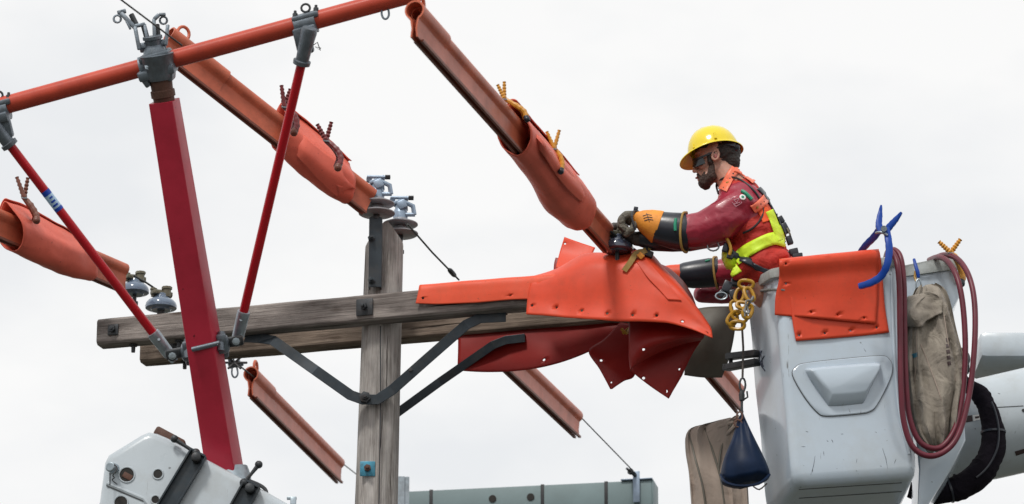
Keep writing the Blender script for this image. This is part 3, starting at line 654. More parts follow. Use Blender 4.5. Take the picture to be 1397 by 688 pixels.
for k_ in range(14):
    t_ = random.uniform(.08, .95); c_ = mb_.lerp(mt, t_); d_ = (CAM - c_).normalized(); h_ = .079 * (1 - t_) + .064 * t_
    x_ = yaw @ Vector((1, 0, 0)); y_n = yaw @ Vector((0, -1, 0)); p_ = c_ + y_n * (h_ * 1.002) + x_ * random.uniform(-.8, .85) * h_; l_ = random.uniform(.01, .05)
    dd_ = (max_ + x_ * random.uniform(-.3, .3)).normalized(); MB().tube([p_ - dd_ * l_, p_, p_ + dd_ * l_], [.0006, random.uniform(.0012, .0022), .0006], 5).build('scuff', M['coral'] if k_ % 3 else M['grime'], rig)
def along(a, b, t): return a.lerp(b, t)
# collar and joint on top of the mast
s = MB(); c0 = mt - max_ * .02
s.lathe(c0, c0 + max_, [(0, .052), (.04, .055), (.042, .062), (.075, .062), (.08, .055), (.16, .060), (.165, .068), (.175, .068)], 16); s.build('mast_socket', M['rust'], rig)
s = MB(); s.lathe(c0, c0 + max_, [(.13, .066), (.15, .074), (.24, .082), (.26, .088)], 16)
ctr = P(214, 88, 18.1); ta, tb = P(-60, 162, 18.3), P(620, -24, 17.85); tdir = (tb - ta).normalized()
r3 = rotz_to(tdir, max_)
s.box(ctr - max_ * .045 + Vector((0, -.02, 0)), (.19, .15, .05), r3, .012)
s.box(ctr + max_ * .045 + Vector((0, -.0, 0)), (.16, .14, .035), r3, .012)
for sg in (-1, 1): s.box(ctr + tdir * sg * .07 - max_ * .06 + Vector((0, -.02, 0)), (.03, .13, .09), r3 @ Matrix.Rotation(sg * .35, 3, 'Y'), .008)
s.lathe(ctr - tdir * .085, ctr + tdir, [(0, .060), (.17, .060)], 18)
s.lathe(ctr + max_ * .05, ctr + max_, [(0, .062), (.03, .055), (.05, .040), (.075, .042), (.08, .05), (.095, .05)], 16)
s.build('head_casting', M['cast'], rig)
for sx in (-.045, .035):
    p = ctr + tdir * sx - max_ * .04 + Vector((0, -.10, 0)); MB().lathe(p, p - Vector((0, 1, 0)), [(0, .016), (.012, .016), (.013, .008), (.02, .008)], 6).build('bolt', M['galv'], rig)
# wire holder fork
fk = MB(); fb = P(208, 62, 18.08)
def bar(a, b, wd, dp, s_): 
    d = (Vector(b) - Vector(a)); rr = rotz_to(d, Vector((0, -1, 0)) if abs(d.normalized().y) < .9 else Z); s_.box((Vector(a) + Vector(b)) / 2, (d.length, wd, dp), rr, min(wd, dp) * .25)
q = lambda x, y, dy=0.0: P(x, y, 18.08 + dy)
bar(q(190, 66), q(226, 60), .034, .07, fk)
for dy in (-.04, .04):
    bar(q(190, 68, dy), q(184, 36, dy), .020, .018, fk); bar(q(202, 60, dy), q(197, 33, dy), .016, .014, fk); bar(q(184, 36, dy), q(198, 33, dy), .018, .018, fk)
    bar(q(184, 38, dy), q(165, 18, dy), .022, .018, fk); bar(q(178, 40, dy), q(172, 28, dy), .012, .016, fk)
    bar(q(226, 62, dy), q(229, 34, dy), .018, .018, fk); bar(q(211, 58, dy), q(210, 26, dy), .018, .016, fk); bar(q(210, 27, dy), q(217, 20, dy), .02, .018, fk); bar(q(217, 20, dy), q(226, 20, dy), .016, .018, fk)
bar(q(167, 16, -.04), q(167, 16, .04), .02, .02, fk); bar(q(172, 26, -.04), q(172, 26, .04), .018, .018, fk)
bar(q(160, 18), q(172, 15), .022, .02, fk)
for cx, cy in ((160, 26), (223, 28)):
    rr = [q(cx + 5 * math.cos(a), cy + 5 * math.sin(a), -.02) for a in [k * .5236 for k in range(12)]]; fk.tube(rr + rr[:2], .006, 6, cap=False)
fk.build('wire_holder_fork', M['cast'], rig)
for a, b in (((179, 20), (186, 34)), ((196, 36), (201, 54)), ((214, 34), (216, 54))):
    MB().tube([q(*a), q(*b)], .014, 8).build('roller', M['dark'], rig)
# cross tube
MB().tube([ta.lerp(tb, i / 8) for i in range(9)], [.047] * 9, 24).build('cross_tube', M['tube_or'], rig)
# struts
def strut(a, b, ra=.024):
    d = (b - a).normalized(); o = MB().tube([a, a.lerp(b, .33), a.lerp(b, .66), b], ra, 14).build('strut', M['rod_red'], rig); return o, d
sa, sb = P(12, 196, 18.28), P(213, 460, 18.85); sl, dl = strut(sa, sb)
ra_, rb_ = P(412, 84, 17.98), P(331, 432, 18.8); sr, dr = strut(ra_, rb_)
for o, b, d in ((sl, sb, dl), (sr, rb_, dr)):
    MB().lathe(b - d * .03, b + d, [(0, .024), (.002, .033), (.012, .034), (.085, .032), (.145, .031), (.15, .024), (.19, .02)], 16).build('end_socket', M['galv'], o)
    p = b + d * .03 + Vector((.0, -.034, 0)); MB().lathe(p, p - Vector((0, 1, 0)), [(0, .008), (.006, .008)], 8).build('rivet', M['galv'], o)
for o, a, d, ctrp in ((sl, sa, dl, P(-2, 152, 18.26)), (sr, ra_, dr, P(417, 33, 17.98))):
    s = MB(); s.lathe(a + d * .02, a - d, [(0, .030), (.004, .044), (.025, .045), (.028, .034), (.10, .036), (.18, .042), (.2, .036)], 14)
    s.lathe(ctrp - tdir * .055, ctrp + tdir, [(0, .056), (.11, .056)], 16)
    s.box(ctrp - Z * .045 + Vector((0, -.02, 0)), (.12, .10, .05), r3, .01); s.box(ctrp + Z * .035 + Vector((0, -.02, 0)), (.14, .09, .03), r3, .01)
    s.box((ctrp + a) / 2 + Vector((0, -.02, 0)), (.085, .05, .13), r3 @ Matrix.Rotation(.05, 3, 'Y'), .012)
    s.build('tube_clamp', M['cast'], o)
    for sx in (-.055, .055):
        p = ctrp + tdir * sx + Z * .03 + Vector((0, -.03, 0)); MB().lathe(p, p + Z, [(0, .014), (.03, .014), (.032, .008), (.045, .008)], 6).build('bolt', M['dark'], o)
    rr = [ctrp + Z * .075 + Vector((.022 * math.cos(k * .5236), -.03, .022 * math.sin(k * .5236))) for k in range(12)]
    MB().tube(rr + rr[:2], .006, 6, cap=False).build('ring_eye', M['dark'], o)
MB().tube([P(427, 62, 17.95), P(433, 58, 17.95), P(437, 69, 17.95), P(430, 64, 17.95), P(438, 66, 17.95)], .003, 5).build('split_pin', M['dark'], sr)
# hanging clamp at the right end of the cross tube
def wire_clamp(c, par, scl=1.0):
    s = MB(); s.box(c, (.075 * scl, .05, .035), r3, .006); s.box(c + Vector((-.03, 0, .03)) * scl, (.02, .03, .06), r3, .004); s.box(c + Vector((.03, 0, -.005)) * scl, (.05, .02, .02), r3, .004)
    lp = [c + Vector((x * scl, -.01, z * scl)) for x, z in ((-.012, -.01), (-.015, -.06), (-.004, -.085), (.012, -.085), (.022, -.06), (.012, -.01))]
    s.tube(lp, .0055, 6, smoothpts=4); return s.build('wire_clamp', M['cast'], par)
wire_clamp(P(525, 5, 17.92), rig)
# mast clamp that holds both struts
s = MB()
rm = rotz_to(P(330, 465, 18.95) - P(240, 480, 18.95), max_)
cl, crr = P(257, 480, 18.80), P(303, 470, 18.77)
for c in (cl, crr):
    s.box(c, (.075, .12, .085), rm, .022); s.box(c + Vector((0, -.05, .012)), (.055, .05, .06), rm, .015); s.box(c + Vector((0, .11, 0)), (.05, .12, .06), rm, .01)
    s.lathe(c + Vector((0, -.05, -.05)), c + Vector((0, -.05, 1)), [(0, .02), (.1, .02)], 10)
s.tube([P(262, 477, 18.68), P(300, 468, 18.65)], .013, 10)
s.tube([P(262, 477, 18.96), P(300, 468, 18.94)], .013, 10)
s.build('mast_clamp', M['cast'], rig)
s = MB(); s.box((P(226, 484, 18.80) + cl) / 2, (.12, .045, .05), rm, .01); s.lathe(P(235, 486, 18.70), P(235, 486, 19.7), [(0, .026), (.13, .026)], 14)
s.build('clevis', M['dark'], rig); s = MB()
s.box((P(330, 463, 18.78) + crr) / 2, (.12, .045, .05), rm, .01); s.lathe(P(322, 466, 18.70), P(322, 466, 19.7), [(0, .026), (.13, .026)], 14)
s.build('clevis', M['dark'], rig)
for x, y, Y in ((235, 486, 18.70), (322, 466, 18.70)):
    MB().lathe(P(x, y, Y), P(x, y, Y - 1), [(-.01, .020), (.01, .020), (.011, .011), (.02, .011)], 8).build('pin', M['galv'], rig)
# blue sticker on the left strut
def strut_patch(a, b, t0, t1, r, m, par, nm, a0, a1):
    d = (b - a).normalized(); n1 = (CAM - a).normalized(); n1 = (n1 - d * n1.dot(d)).normalized(); n2 = d.cross(n1)
    rg = [[a.lerp(b, t) + (n1 * math.cos(R(q_)) + n2 * math.sin(R(q_))) * r for q_ in range(a0, a1 + 1, 15)] for t in (t0, (t0 + t1) / 2, t1)]
    s = MB(); s.ring_faces(rg, close=False); return s.build(nm, m, par)
stk = strut_patch(sa, sb, .245, .335, .0246, M['palestick'], sl, 'sticker', -80, 80)
strut_patch(sa, sb, .240, .262, .0250, M['bluestick'], sl, 'sticker', -80, 80)
strut_patch(sa, sb, .325, .340, .0250, M['bluestick'], sl, 'sticker', -80, 80)
for k in range(3): strut_patch(sa, sb, .272 + .018 * k, .280 + .018 * k, .0252, M['bluestick'], sl, 'sticker_print', -35, 20 + 10 * k)
# small clamp hanging under the crossarm beside the mast
hc_ = thing('hanging_tie_clamp', 'small dark wire clamp hanging under the crossarm right of the red mast', 'wire clamp', P(320, 500, 21.5))
wire_clamp(P(320, 497, 21.5), hc_, .95); s = MB()
for k in range(6):
    a = k * 1.05; s.tube([P(320, 495, 21.48), P(320 + 17 * math.cos(a), 495 + 9 * math.sin(a), 21.45)], .007, 6)
s.tube([P(320, 497, 21.5), P(318, 486, 21.5), P(317, 452, 21.52)], .005, 6)
s.build('tie_wires', M['dark'], hc_)

# ---------------------------------------------------------------- white boom tip (lower left)
BYm = 19.0
boom = thing('white_boom', 'white fibreglass boom tip with dark steel straps that carries the red mast, low at left', 'boom', P(240, 690, BYm))
# outline of the side plate in photo pixels, goes on down right to the turntable
ol = [(118, 760), (140, 692), (147, 640), (152, 630), (196, 603), (206, 599), (218, 601), (232, 607), (372, 683), (900, 985), (860, 1120)]
ol = ol + [(300, 830)]
hw = .17
rings = []
cen = Vector((0, 0, 0))
base = [P(x, y, BYm) for x, y in ol]; cen = sum(base, Vector()) / len(base)
rd = [(-hw, .93), (-hw + .01, .972), (-hw + .03, .992), (-hw + .06, 1.0), (hw - .06, 1.0), (hw - .03, .992), (hw - .01, .972), (hw, .93)]
def inset(pts, dd):
    n = len(pts); o = []
    for i in range(n):
        a, b, c = pts[i - 1], pts[i], pts[(i + 1) % n]
        e1 = (b - a).normalized(); e2 = (c - b).normalized(); n1 = Vector((e1.z, 0, -e1.x)); n2 = Vector((e2.z, 0, -e2.x))
        bs = (n1 + n2); bs = bs / max(.3, bs.length) ; bs.normalize(); k_ = dd / max(.5, bs.dot(n1)); o.append(b + bs * k_)
    return o
base = [Vector((p.x, BYm, p.z)) for p in base]
for dy, ins in ((-hw, .045), (-hw + .008, .022), (-hw + .022, .008), (-hw + .045, 0), (hw - .045, 0), (hw - .022, .008), (hw - .008, .022), (hw, .045)):
    rings.append([Vector((p.x, BYm + .0 + dy, p.z)) for p in inset(base, ins)])
s = MB(); s.ring_faces(rings); bo = s.build('boom_housing', M['boomw'], boom, angle=60)
FYb = BYm - hw
def bp(x, y, o=0.0): return P(x, y, FYb - o)
# bored holes with lip rings
for x, y, r in ((173, 648, 10.5), (215.5, 647, 7.0), (165, 686, 9.5), (212, 682, 6)):
    rr = r * K(FYb); c = bp(x, y); yv = Vector((0, 1, 0))
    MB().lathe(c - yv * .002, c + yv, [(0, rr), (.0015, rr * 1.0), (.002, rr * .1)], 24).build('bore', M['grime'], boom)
    rg = [c + Vector((math.cos(a) * rr, -.002, math.sin(a) * rr)) for a in [k * math.pi / 12 for k in range(24)]]
    MB().tube(rg + rg[:2], .004, 6, cap=False).build('bore_edge', M['boomw'], boom)
c = bp(173, 648); MB().box(c + Vector((.004, -.004, -.008)), (.05, .004, .03), Matrix.Rotation(.5, 3, 'Y'), .002).build('bushing', M['rust'], boom)
# raised rib below the holes
MB().tube([bp(146, 660, -.004), bp(165, 668, -.004), bp(196, 681, -.004), bp(204, 692, -.004)], .012, 8).build('moulded_rib', M['boomw'], boom)
MB().tube([bp(146, 663, .001), bp(165, 671, .001), bp(196, 684, .001)], .004, 6).build('painted_rib_shadow', M['seam'], boom)  # dark line painting the shade under the rib
# pin with hairpin clip
MB().lathe(bp(158, 640, -.02), bp(150, 637, .05), [(0, .026), (.07, .026), (.075, .02)], 12).build('hinge_pin', M['galv'], boom)
MB().tube([bp(156, 634, .055), bp(160, 640, .06), bp(154, 648, .06), bp(156, 652, .06), bp(153, 655, .06), bp(160, 661, .06)], .0035, 6, smoothpts=3).build('hairpin', M['dark'], boom)
MB().tube([bp(150, 645, .05), bp(150, 662, .05)], .0035, 6).build('hairpin', M['dark'], boom)
# brown pad on the top edge
d_ = (bp(254, 614) - bp(213, 592)); rb2 = rotz_to(d_, Z)
MB().box(P(233, 606, BYm) + Z * .012, (.17, .20, .05), rb2, .012).build('rubber_pad', M['rust'], boom)
# channel straps with T handles
for (x1, y1, x2, y2) in ((270, 622, 223, 700), (343, 664, 305, 732)):
    a, b = bp(x1, y1, .02), bp(x2, y2, .02); d = (b - a).normalized(); rr = rotz_to(d, Vector((0, -1, 0)))
    s = MB(); c = (a + b) / 2; Ls = (b - a).length + .02
    s.box(c, (Ls, .095, .010), rr); sd2 = rr @ Vector((0, 1, 0))
    for sg in (-1, 1): s.box(c + sd2 * sg * .044 + Vector((0, -.016, 0)), (Ls, .010, .03), rr)
    # strap returns over the top of the boom
    s.box(a + Vector((0, .18, .012)), (.09, .42, .012), rotz_to(Vector((math.cos(.48), 0, -math.sin(.48))), Z))
    st = s.build('strap', M['brace'], boom, smooth=False, bev=.002)
    MB().lathe(a + Vector((-.005, -.01, -.02)), a + Vector((-.005, -1, -.02)), [(0, .024), (.05, .024), (.055, .016)], 12).build('clamp_screw', M['dark'], st)
def thandle(a, b, Y):
    s = MB(); A, B = P(*a, Y), P(*b, Y); s.tube([A, A.lerp(B, .5), B], [.013, .009, .011], 8); s.ball(A, .021); s.ball(B, .024); return s.build('handle', M['dark'], boom)
s = MB(); s.box(P(400, 688, 19.0), (.03, .03, .07), None, .003); s.box(P(398, 680, 19.0), (.05, .02, .014), None, .002); s.build('lifting_eye', M['galv'], boom)
thandle((238, 599), (267, 618), FYb - .03); thandle((353, 634), (333, 659), FYb - .03)
s = MB(); s.tube([P(283, 634, 19.0), P(310, 650, 18.98), P(345, 668, 19.0), P(362, 676, 19.0), P(362, 668, 19.0), P(350, 660, 19.0), P(322, 650, 19.0)], .010, 8, smoothpts=4)
s.tube([P(272, 630, 18.95), P(300, 648, 18.93), P(336, 662, 18.93)], .014, 8, smoothpts=4); s.build('lashing_cord', M['dark'], boom)
MB().lathe(P(316, 641, 19.05), P(320, 660, 19.05), [(0, .085), (.03, .09), (.1, .09)], 20).build('mast_seat', M['galv'], boom)

# ================================================================ wrapped blankets on the hoses
def px_of(p):
    v = p - CAM; zc = v.y * ct + v.z * st_; yc = -v.y * st_ + v.z * ct
    return 698.5 + FPX * v.x / zc, 344 - FPX * yc / zc
def near_t(pts, x):
    b = min(range(len(pts)), key=lambda i: abs(px_of(pts[i])[0] - x)); return b
def wrap(label, pts, x0, x1, seam, m, prof, group, ntch=10, holes=0):
    """rubber sheet folded round a hose: spiral section swept along it"""
    a, b = pts[0], pts[-1]
    def at(x):
        lo, hi = 0.0, 1.0
        for _ in range(40):
            md = (lo + hi) / 2
            if px_of(a.lerp(b, md))[0] < x: lo = md
            else: hi = md
        return a.lerp(b, lo)
    p0, p1 = at(x0), at(x1); d = (p1 - p0).normalized(); sd_ = d.cross(Z).normalized()
    if sd_.dot(CAM - p0) < 0: sd_ = -sd_
    u = Z - d * Z.dot(d); u.normalize()
    n = 30; rings = []
    pr = spline([Vector(q_) for q_ in prof], n // (len(prof) - 1))
    n = len(pr) - 1
    for i, (hwid, hh, drop) in enumerate(pr):
        t_ = i / n; c = p0.lerp(p1, t_) - u * (drop + .012); hwid *= 1.05; hh *= 1.10; ring = []
        tot = 360 + 62; K_ = 58
        for k in range(K_ + 1):
            f = k / K_; phi = seam + 14 * math.sin(t_ * 5 + seam) * .4 - f * tot
            ex = .013 * (1 - f) ** 1.2 - .004 * f
            cs, sn = math.cos(R(phi)), math.sin(R(phi))
            pinch = 1 + .22 * max(0, cs) ** 6          # gathered under the clips on top
            narrow = 1 - .35 * max(0, cs)
            wv = .009 * noise.noise(Vector((cs * 1.3, sn * 1.3, t_ * 3.2 + seam))) + .003 * noise.noise(Vector((cs * 4, sn * 4, t_ * 9)))
            flap = .010 * math.exp(-(f / .05) ** 2) * (.6 + .6 * math.sin(t_ * 7))
            skew = d * (.05 * cs * (1 if i in (0,) else 1))      # end edges not square to the hose
            ring.append(c + sd_ * (sn * (hwid * narrow + ex + wv + flap)) + u * (cs * (hh * pinch + ex + wv) + flap * .3) - skew)
        rings.append(ring)
    s = MB(); s.ring_faces(rings, close=False)
    o = s.build('rubber_blanket', m); tag(o, label, 'rubber blanket', group)
    md = o.modifiers.new('thick', 'SOLIDIFY'); md.thickness = .006; md.offset = 0
    bv = bvh_of(o)
    return o, bv
G_W = 'rubber blankets wrapped round the line hoses'
wa, bva = wrap('coral rubber blanket wrapped round the far left line hose, crossed by a red strut', ha[1], 14, 120, 10, M['coral'], [(.085, .105, .030), (.085, .108, .034), (.085, .105, .04), (.078, .096, .040), (.062, .086, .032)], G_W)
wb, bvb = wrap('coral rubber blanket wrapped on the middle line hose behind the red strut, two oxblood clips', hb[1], 384, 478, 20, M['coral'], [(.080, .100, .02), (.085, .105, .03), (.088, .105, .035), (.085, .105, .04), (.07, .085, .035)], G_W)
wc, bvc = wrap('orange rubber blanket wrapped on the right line hose, held by two amber clips', hc[1], 702, 786, 24, M['coral'], [(.078, .097, .024), (.084, .098, .028), (.094, .104, .036), (.108, .120, .052), (.098, .108, .050)], G_W)
def over_flap(bv, rows, par, off, m):
    rows = [[onto(bv, x, y, o_) for x, y in r_] for r_, o_ in zip(rows, off)]
    return sheet('outer_flap', rows, m, par, .006, 5, .006, 5, wscale=10)
over_flap(bvb, [[(388, 163), (414, 186), (440, 207), (464, 226), (484, 240)], [(385, 177), (411, 202), (438, 228), (463, 247), (484, 258)], [(385, 192), (407, 214), (433, 243), (460, 267), (485, 276)]], wb, (.006, .016, .014), M['coral'])
over_flap(bvc, [[(719, 153), (742, 180), (764, 207), (782, 235), (795, 262)], [(713, 163), (739, 194), (759, 222), (777, 246), (794, 268)], [(708, 172), (735, 206), (754, 235), (773, 258), (792, 276)]], wc, (.004, .014, .012), M['coral'])
for bv, o, pts in ((bvb, wb, ((437, 226), (482, 263))), (bvc, wc, ((779, 273), (712, 175))), (bva, wa, ((36, 300),))):
    for x, y in pts:
        p = onto(bv, x, y, .002); q_ = onto(bv, x, y, .0); nn = (p - q_).normalized(); MB().lathe(q_, p, [(0, .008), (.0015, .008)], 12).build('eyelet', M['grime'], o)

def clip(label, Y, tips, pivot, jaw, m, mtip, group, sc_=1.0, back=None):
    t = thing('blanket_clip', label, 'clip', P(*pivot, Y), group); k = K(Y)
    for j, tp in enumerate(tips):
        a, b = P(*pivot, Y - .012 + .024 * j), P(*tp, Y - .012 + .024 * j); n = 11
        pts = [a.lerp(b, i / n) for i in range(n + 1)]; rr = [(3.4 - 1.0 * i / n + (.75 if i % 2 else -.35)) * k * sc_ for i in range(n + 1)]
        MB().tube(pts, rr, 8).build('handle', m, t)
    jp = [P(x, y, Y - .03 * (i + 1) / len(jaw)) for i, (x, y) in enumerate(jaw)]
    fp, fr_ = spline([P(*pivot, Y)] + jp, 6, [3.2 * k * sc_] + [4.3 * k * sc_] * (len(jp) - 1) + [4.6 * k * sc_])
    fr_ = [r_ * (1.10 if i % 3 == 0 else .93) for i, r_ in enumerate(fr_)]
    MB().tube(fp, fr_, 8).build('jaw', m, t)
    bpth = [P(x - 3, y - 1, Y + .05 + .03 * i) for i, (x, y) in enumerate(jaw)]
    MB().tube(spline([P(*pivot, Y)] + bpth, 5), 3.8 * k * sc_, 8).build('jaw', m, t)
    e = jp[-1]; dd = (jp[-1] - jp[-2]).normalized()
    s = MB(); s.ball(e, 5.6 * k * sc_); s.ball(e - dd * 3 * k, 5.0 * k * sc_); s.build('rubber_tip', mtip, t)
    s = MB(); s.tube([P(pivot[0] - 4, pivot[1], Y - .02), P(pivot[0] + 4, pivot[1] + 1, Y - .02)], 1.2 * k * sc_, 6); s.build('spring', M['galv'], t)
    return t
G_C = 'clips pinching the wrapped blankets'
clip('dark brown clip at far left, gripping the blanket crossed by the red strut', 19.5, [(23, 242), (38, 243)], (33, 270), [(42, 280), (50, 294), (50, 301)], M['clipbr'], M['clipbr'], G_C, .95)
clip('upper oxblood clip on the middle blanket, partly behind the red strut', 18.35, [(384, 117), (396, 122)], (388, 146), [(402, 158), (405, 172), (401, 181)], M['clipred'], M['clipbr'], G_C)
clip('lower oxblood clip standing on the middle blanket right of the red strut', 18.75, [(433, 170), (452, 167)], (445, 192), [(459, 204), (465, 216), (461, 229)], M['clipred'], M['clipbr'], G_C)
clip('upper amber clip at the top end of the right wrapped blanket, black tip', 17.6, [(679, 116), (688, 112)], (688, 135), [(704, 144), (715, 152), (719, 163)], M['yplast'], M['blackrub'], G_C, .85)
clip('lower amber clip on the right wrapped blanket, black tip on the sheet', 18.15, [(746, 180), (763, 178)], (756, 203), [(764, 213), (767, 224), (765, 234)], M['yplast'], M['blackrub'], G_C, .85)
clip('amber clip standing on the right bucket rim beside the maroon hoses', 19.5, [(1281, 330), (1310, 327)], (1297, 345), [(1308, 356), (1314, 372), (1311, 387)], M['yplast'], M['blackrub'], 'clips pinching the wrapped blankets', 1.05)

# ================================================================ orange blankets over the crossarm
G_B = 'orange rubber blankets draped over the crossarm'
def F(px): return on_arm(px).y           # depth of the arm's front face in that column
def arm_y(px, out): return F(px) - out
def blanket(name_label, rows, m, seed, holes=(), thick=.005, n=6, wob=.006, nd=None):
    o = sheet('rubber_blanket', rows_px(rows), m, None, thick, n, wob, seed, holes, 6.0, .010, nd=nd)
    tag(o, name_label, 'rubber blanket', G_B); return o
cols = [571, 610, 650, 690, 730, 760]
blanket('long flat orange blanket strip on top of the crossarm right of the pole',
    [[(x, 397 - (x - 571) * .085, F(x) + .13) for x in cols],
     [(x + 3, 390 - (x - 571) * .078, F(x) + .05) for x in cols],
     [(x + 1, 390.5 - (x - 571) * .080, F(x) - .010) for x in cols],
     [(x - 1, 402 - (x - 571) * .060, F(x) - .020) for x in cols],
     [(x - 4, 414.5 - (x - 571) * .040 + (2 if x in (610, 650) else 0), F(x) - .018) for x in cols]], M['orange_b'], 1, holes=((577, 407), (697, 404)))
# big drape: rows run from behind the arm over the insulator base down the front
D = [  # px,  back y, crest y, mid y, low mid y, bottom y, x shift of crest, out
    (718, 384, 377, 396, 412, 428.5, 10, .030), (757, 374, 366, 392, 413, 432, 4, .040), (798, 357, 347, 383, 413, 435, 0, .055),
    (842, 356, 345, 384, 414, 438, 0, .065), (880, 352, 342, 388, 416, 439, 0, .060), (914, 382, 366, 402, 424, 441, -8, .050), (944, 412, 398, 421, 437, 449.5, -10, .045), (972, 452, 446, 452, 457, 462, -3, .04)]
big = blanket('largest orange blanket draped over crossarm and insulator in front of the worker',
    [[(x + sx, yb_, F(x) + .20) for x, yb_, yc, ym, yl, yo, sx, ou in D],
     [(x + sx, yc, F(x) + .09) for x, yb_, yc, ym, yl, yo, sx, ou in D],
     [(x + sx * .7, ym * .32 + yc * .68, F(x) - ou * .45) for x, yb_, yc, ym, yl, yo, sx, ou in D],
     [(x + sx * .35, ym, F(x) - ou) for x, yb_, yc, ym, yl, yo, sx, ou in D],
     [(x + sx * .12, yl, F(x) - ou * 1.15) for x, yb_, yc, ym, yl, yo, sx, ou in D],
     [(x, yo, F(x) - ou * 1.3 - .01) for x, yb_, yc, ym, yl, yo, sx, ou in D]], M['orange'], 2,
    holes=((726, 417), (760, 420.5), (794, 424), (828.5, 428), (863, 430.5), (896, 431), (931, 439), (735, 385), (964, 455)), n=7, wob=.010, nd=4)
bb = bvh_of(big)
blanket('small upright orange flap sticking up behind the largest blanket, left of the insulator',
    [[(770, 323.5, 19.93), (790, 331, 19.92), (812, 338.5, 19.9)], [(764, 343, 19.92), (785, 348, 19.9), (806, 352, 19.88)], [(758, 366, 19.86), (778, 370, 19.85), (800, 372, 19.84)]], M['orange'], 3, holes=((771, 333),), wob=.004)
blanket('orange flap doubled behind the small upright flap beside the largest blanket',
    [[(758, 352, 19.96), (775, 354, 19.95), (795, 357, 19.94)], [(756, 360, 19.95), (775, 362, 19.94), (795, 364, 19.94)], [(755, 372, 19.94), (775, 372, 19.93), (795, 374, 19.92)]], M['orange_shaded'], 4, wob=.002)
# second sheet folded behind the right end
blanket('shade-darkened orange blanket fold behind the right shoulder of the largest blanket',
    [[(893, 358, 19.62), (912, 366, 19.6), (932, 384, 19.58), (945, 405, 19.56)], [(905, 375, 19.50), (922, 388, 19.47), (938, 404, 19.45), (950, 420, 19.44)], [(912, 400, 19.44), (930, 412, 19.40), (944, 425, 19.38), (953, 438, 19.37)], [(930, 430, 19.42), (942, 438, 19.38), (950, 446, 19.38), (958, 452, 19.38)]], M['orange_shaded'], 5, wob=.004, n=5)
ps = [[onto(bb, x, y, .006) for x, y in r] for r in (((868, 358), (874, 355), (881, 353.5)), ((883, 379), (892, 377), (901, 376)), ((899, 396), (908, 394), (917, 394)), ((912, 410), (921, 410.5), (930, 411.5)))]
o = sheet('rubber_blanket', ps, M['orange'], None, .005, 5, 0, 3, (), 6.0); tag(o, 'narrow orange strap shaped flap lying on the largest blanket below the mustard strap', 'rubber blanket', G_B)
# under the arms
U = [(625, 452, 505.5), (665, 448, 508), (705, 445, 506), (745, 443, 500), (785, 441, 488), (820, 441, 472), (856, 441, 452)]
blanket('shade-darkened orange blanket hanging under the crossarm behind the right hand brace',
    [[(x, yt, F(x) + .44) for x, yt, yb_ in U], [(x, (yt + yb_) / 2 - 3, F(x) + .425) for x, yt, yb_ in U], [(x - 1, yb_, F(x) + .41) for x, yt, yb_ in U]], M['orange_shaded'], 6, holes=((742, 491),), wob=.006)
blanket('left pointed orange corner in painted shade hanging below the largest blanket, two eyelets',
    [[(846, 440, 19.80), (858, 442, 19.78), (872, 445, 19.77)], [(824, 463, 19.77), (848, 472, 19.75), (870, 480, 19.74)], [(803, 479, 19.74), (833, 495, 19.72), (866, 512, 19.71)], [(818, 504, 19.73), (834, 511, 19.71), (851, 520, 19.70)], [(833, 531, 19.72), (834, 531, 19.71), (835, 530.5, 19.70)]], M['orange_shaded'], 7, holes=((820, 492), (834, 522)), wob=.002, n=6)
blanket('right pointed orange corner in painted shade hanging lowest under the largest blanket, three eyelets',
    [[(866, 500, 19.60), (905, 470, 19.58), (940, 450, 19.55), (966, 440, 19.52)], [(860, 505, 19.60), (898, 493, 19.58), (932, 472, 19.55), (962, 456, 19.52)], [(884, 525, 19.60), (908, 512, 19.58), (930, 497, 19.56), (944, 484, 19.55)], [(912, 544, 19.60), (913, 543, 19.60), (918, 534, 19.59), (930, 513, 19.58)]], M['orange_shaded'], 8, holes=((927, 504), (878, 516), (909, 534)), wob=.002, n=6)
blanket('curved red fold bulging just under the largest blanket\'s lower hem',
    [[(858, 434, 19.50), (885, 434, 19.44), (915, 437, 19.42), (945, 444, 19.42), (962, 452, 19.44)], [(858, 462, 19.48), (880, 464, 19.40), (912, 461, 19.38), (942, 458, 19.40), (960, 460, 19.43)], [(858, 485, 19.48), (872, 484, 19.43), (900, 474, 19.43), (935, 464, 19.44), (958, 463, 19.46)], [(860, 506, 19.52), (866, 499, 19.48), (895, 483, 19.48), (930, 470, 19.48), (957, 464, 19.48)]], M['orange_shaded'], 9, holes=((878, 477),), wob=.003, n=6)
t = thing('mustard_strap', 'mustard coloured strap peg laid across the largest blanket beside the dark insulator', 'strap', P(872, 350, 19.4))
s = MB(); pts = [onto(bb, 852, 371, .012), onto(bb, 861, 361, .018), onto(bb, 870, 352, .03)]; y_ = pts[-1].y; pts += [P(881, 342, y_), P(893, 329, y_ + .03)]
s.sweep(spline(pts, 4), [(-.015, -.004), (.015, -.004), (.015, .004), (-.015, .004)], up=Vector((0, -1, 0))); s.build('strap_band', M['strap_y'], t)
MB().box(P(874, 349, y_ - .012), (.035, .012, .03), Matrix.Rotation(.8, 3, 'Y'), .004).build('strap_loop', M['leather_o'], t)
t = thing('yellow_tie', 'tiny yellow tie knotted under the largest blanket\'s lower hem', 'tie', P(853, 452, 19.7))
MB().tube([P(848, 449, 19.68), P(855, 455, 19.66), P(858, 448, 19.68), P(850, 455, 19.67)], .008, 6, smoothpts=3).build('tie_cord', M['chainy'], t)
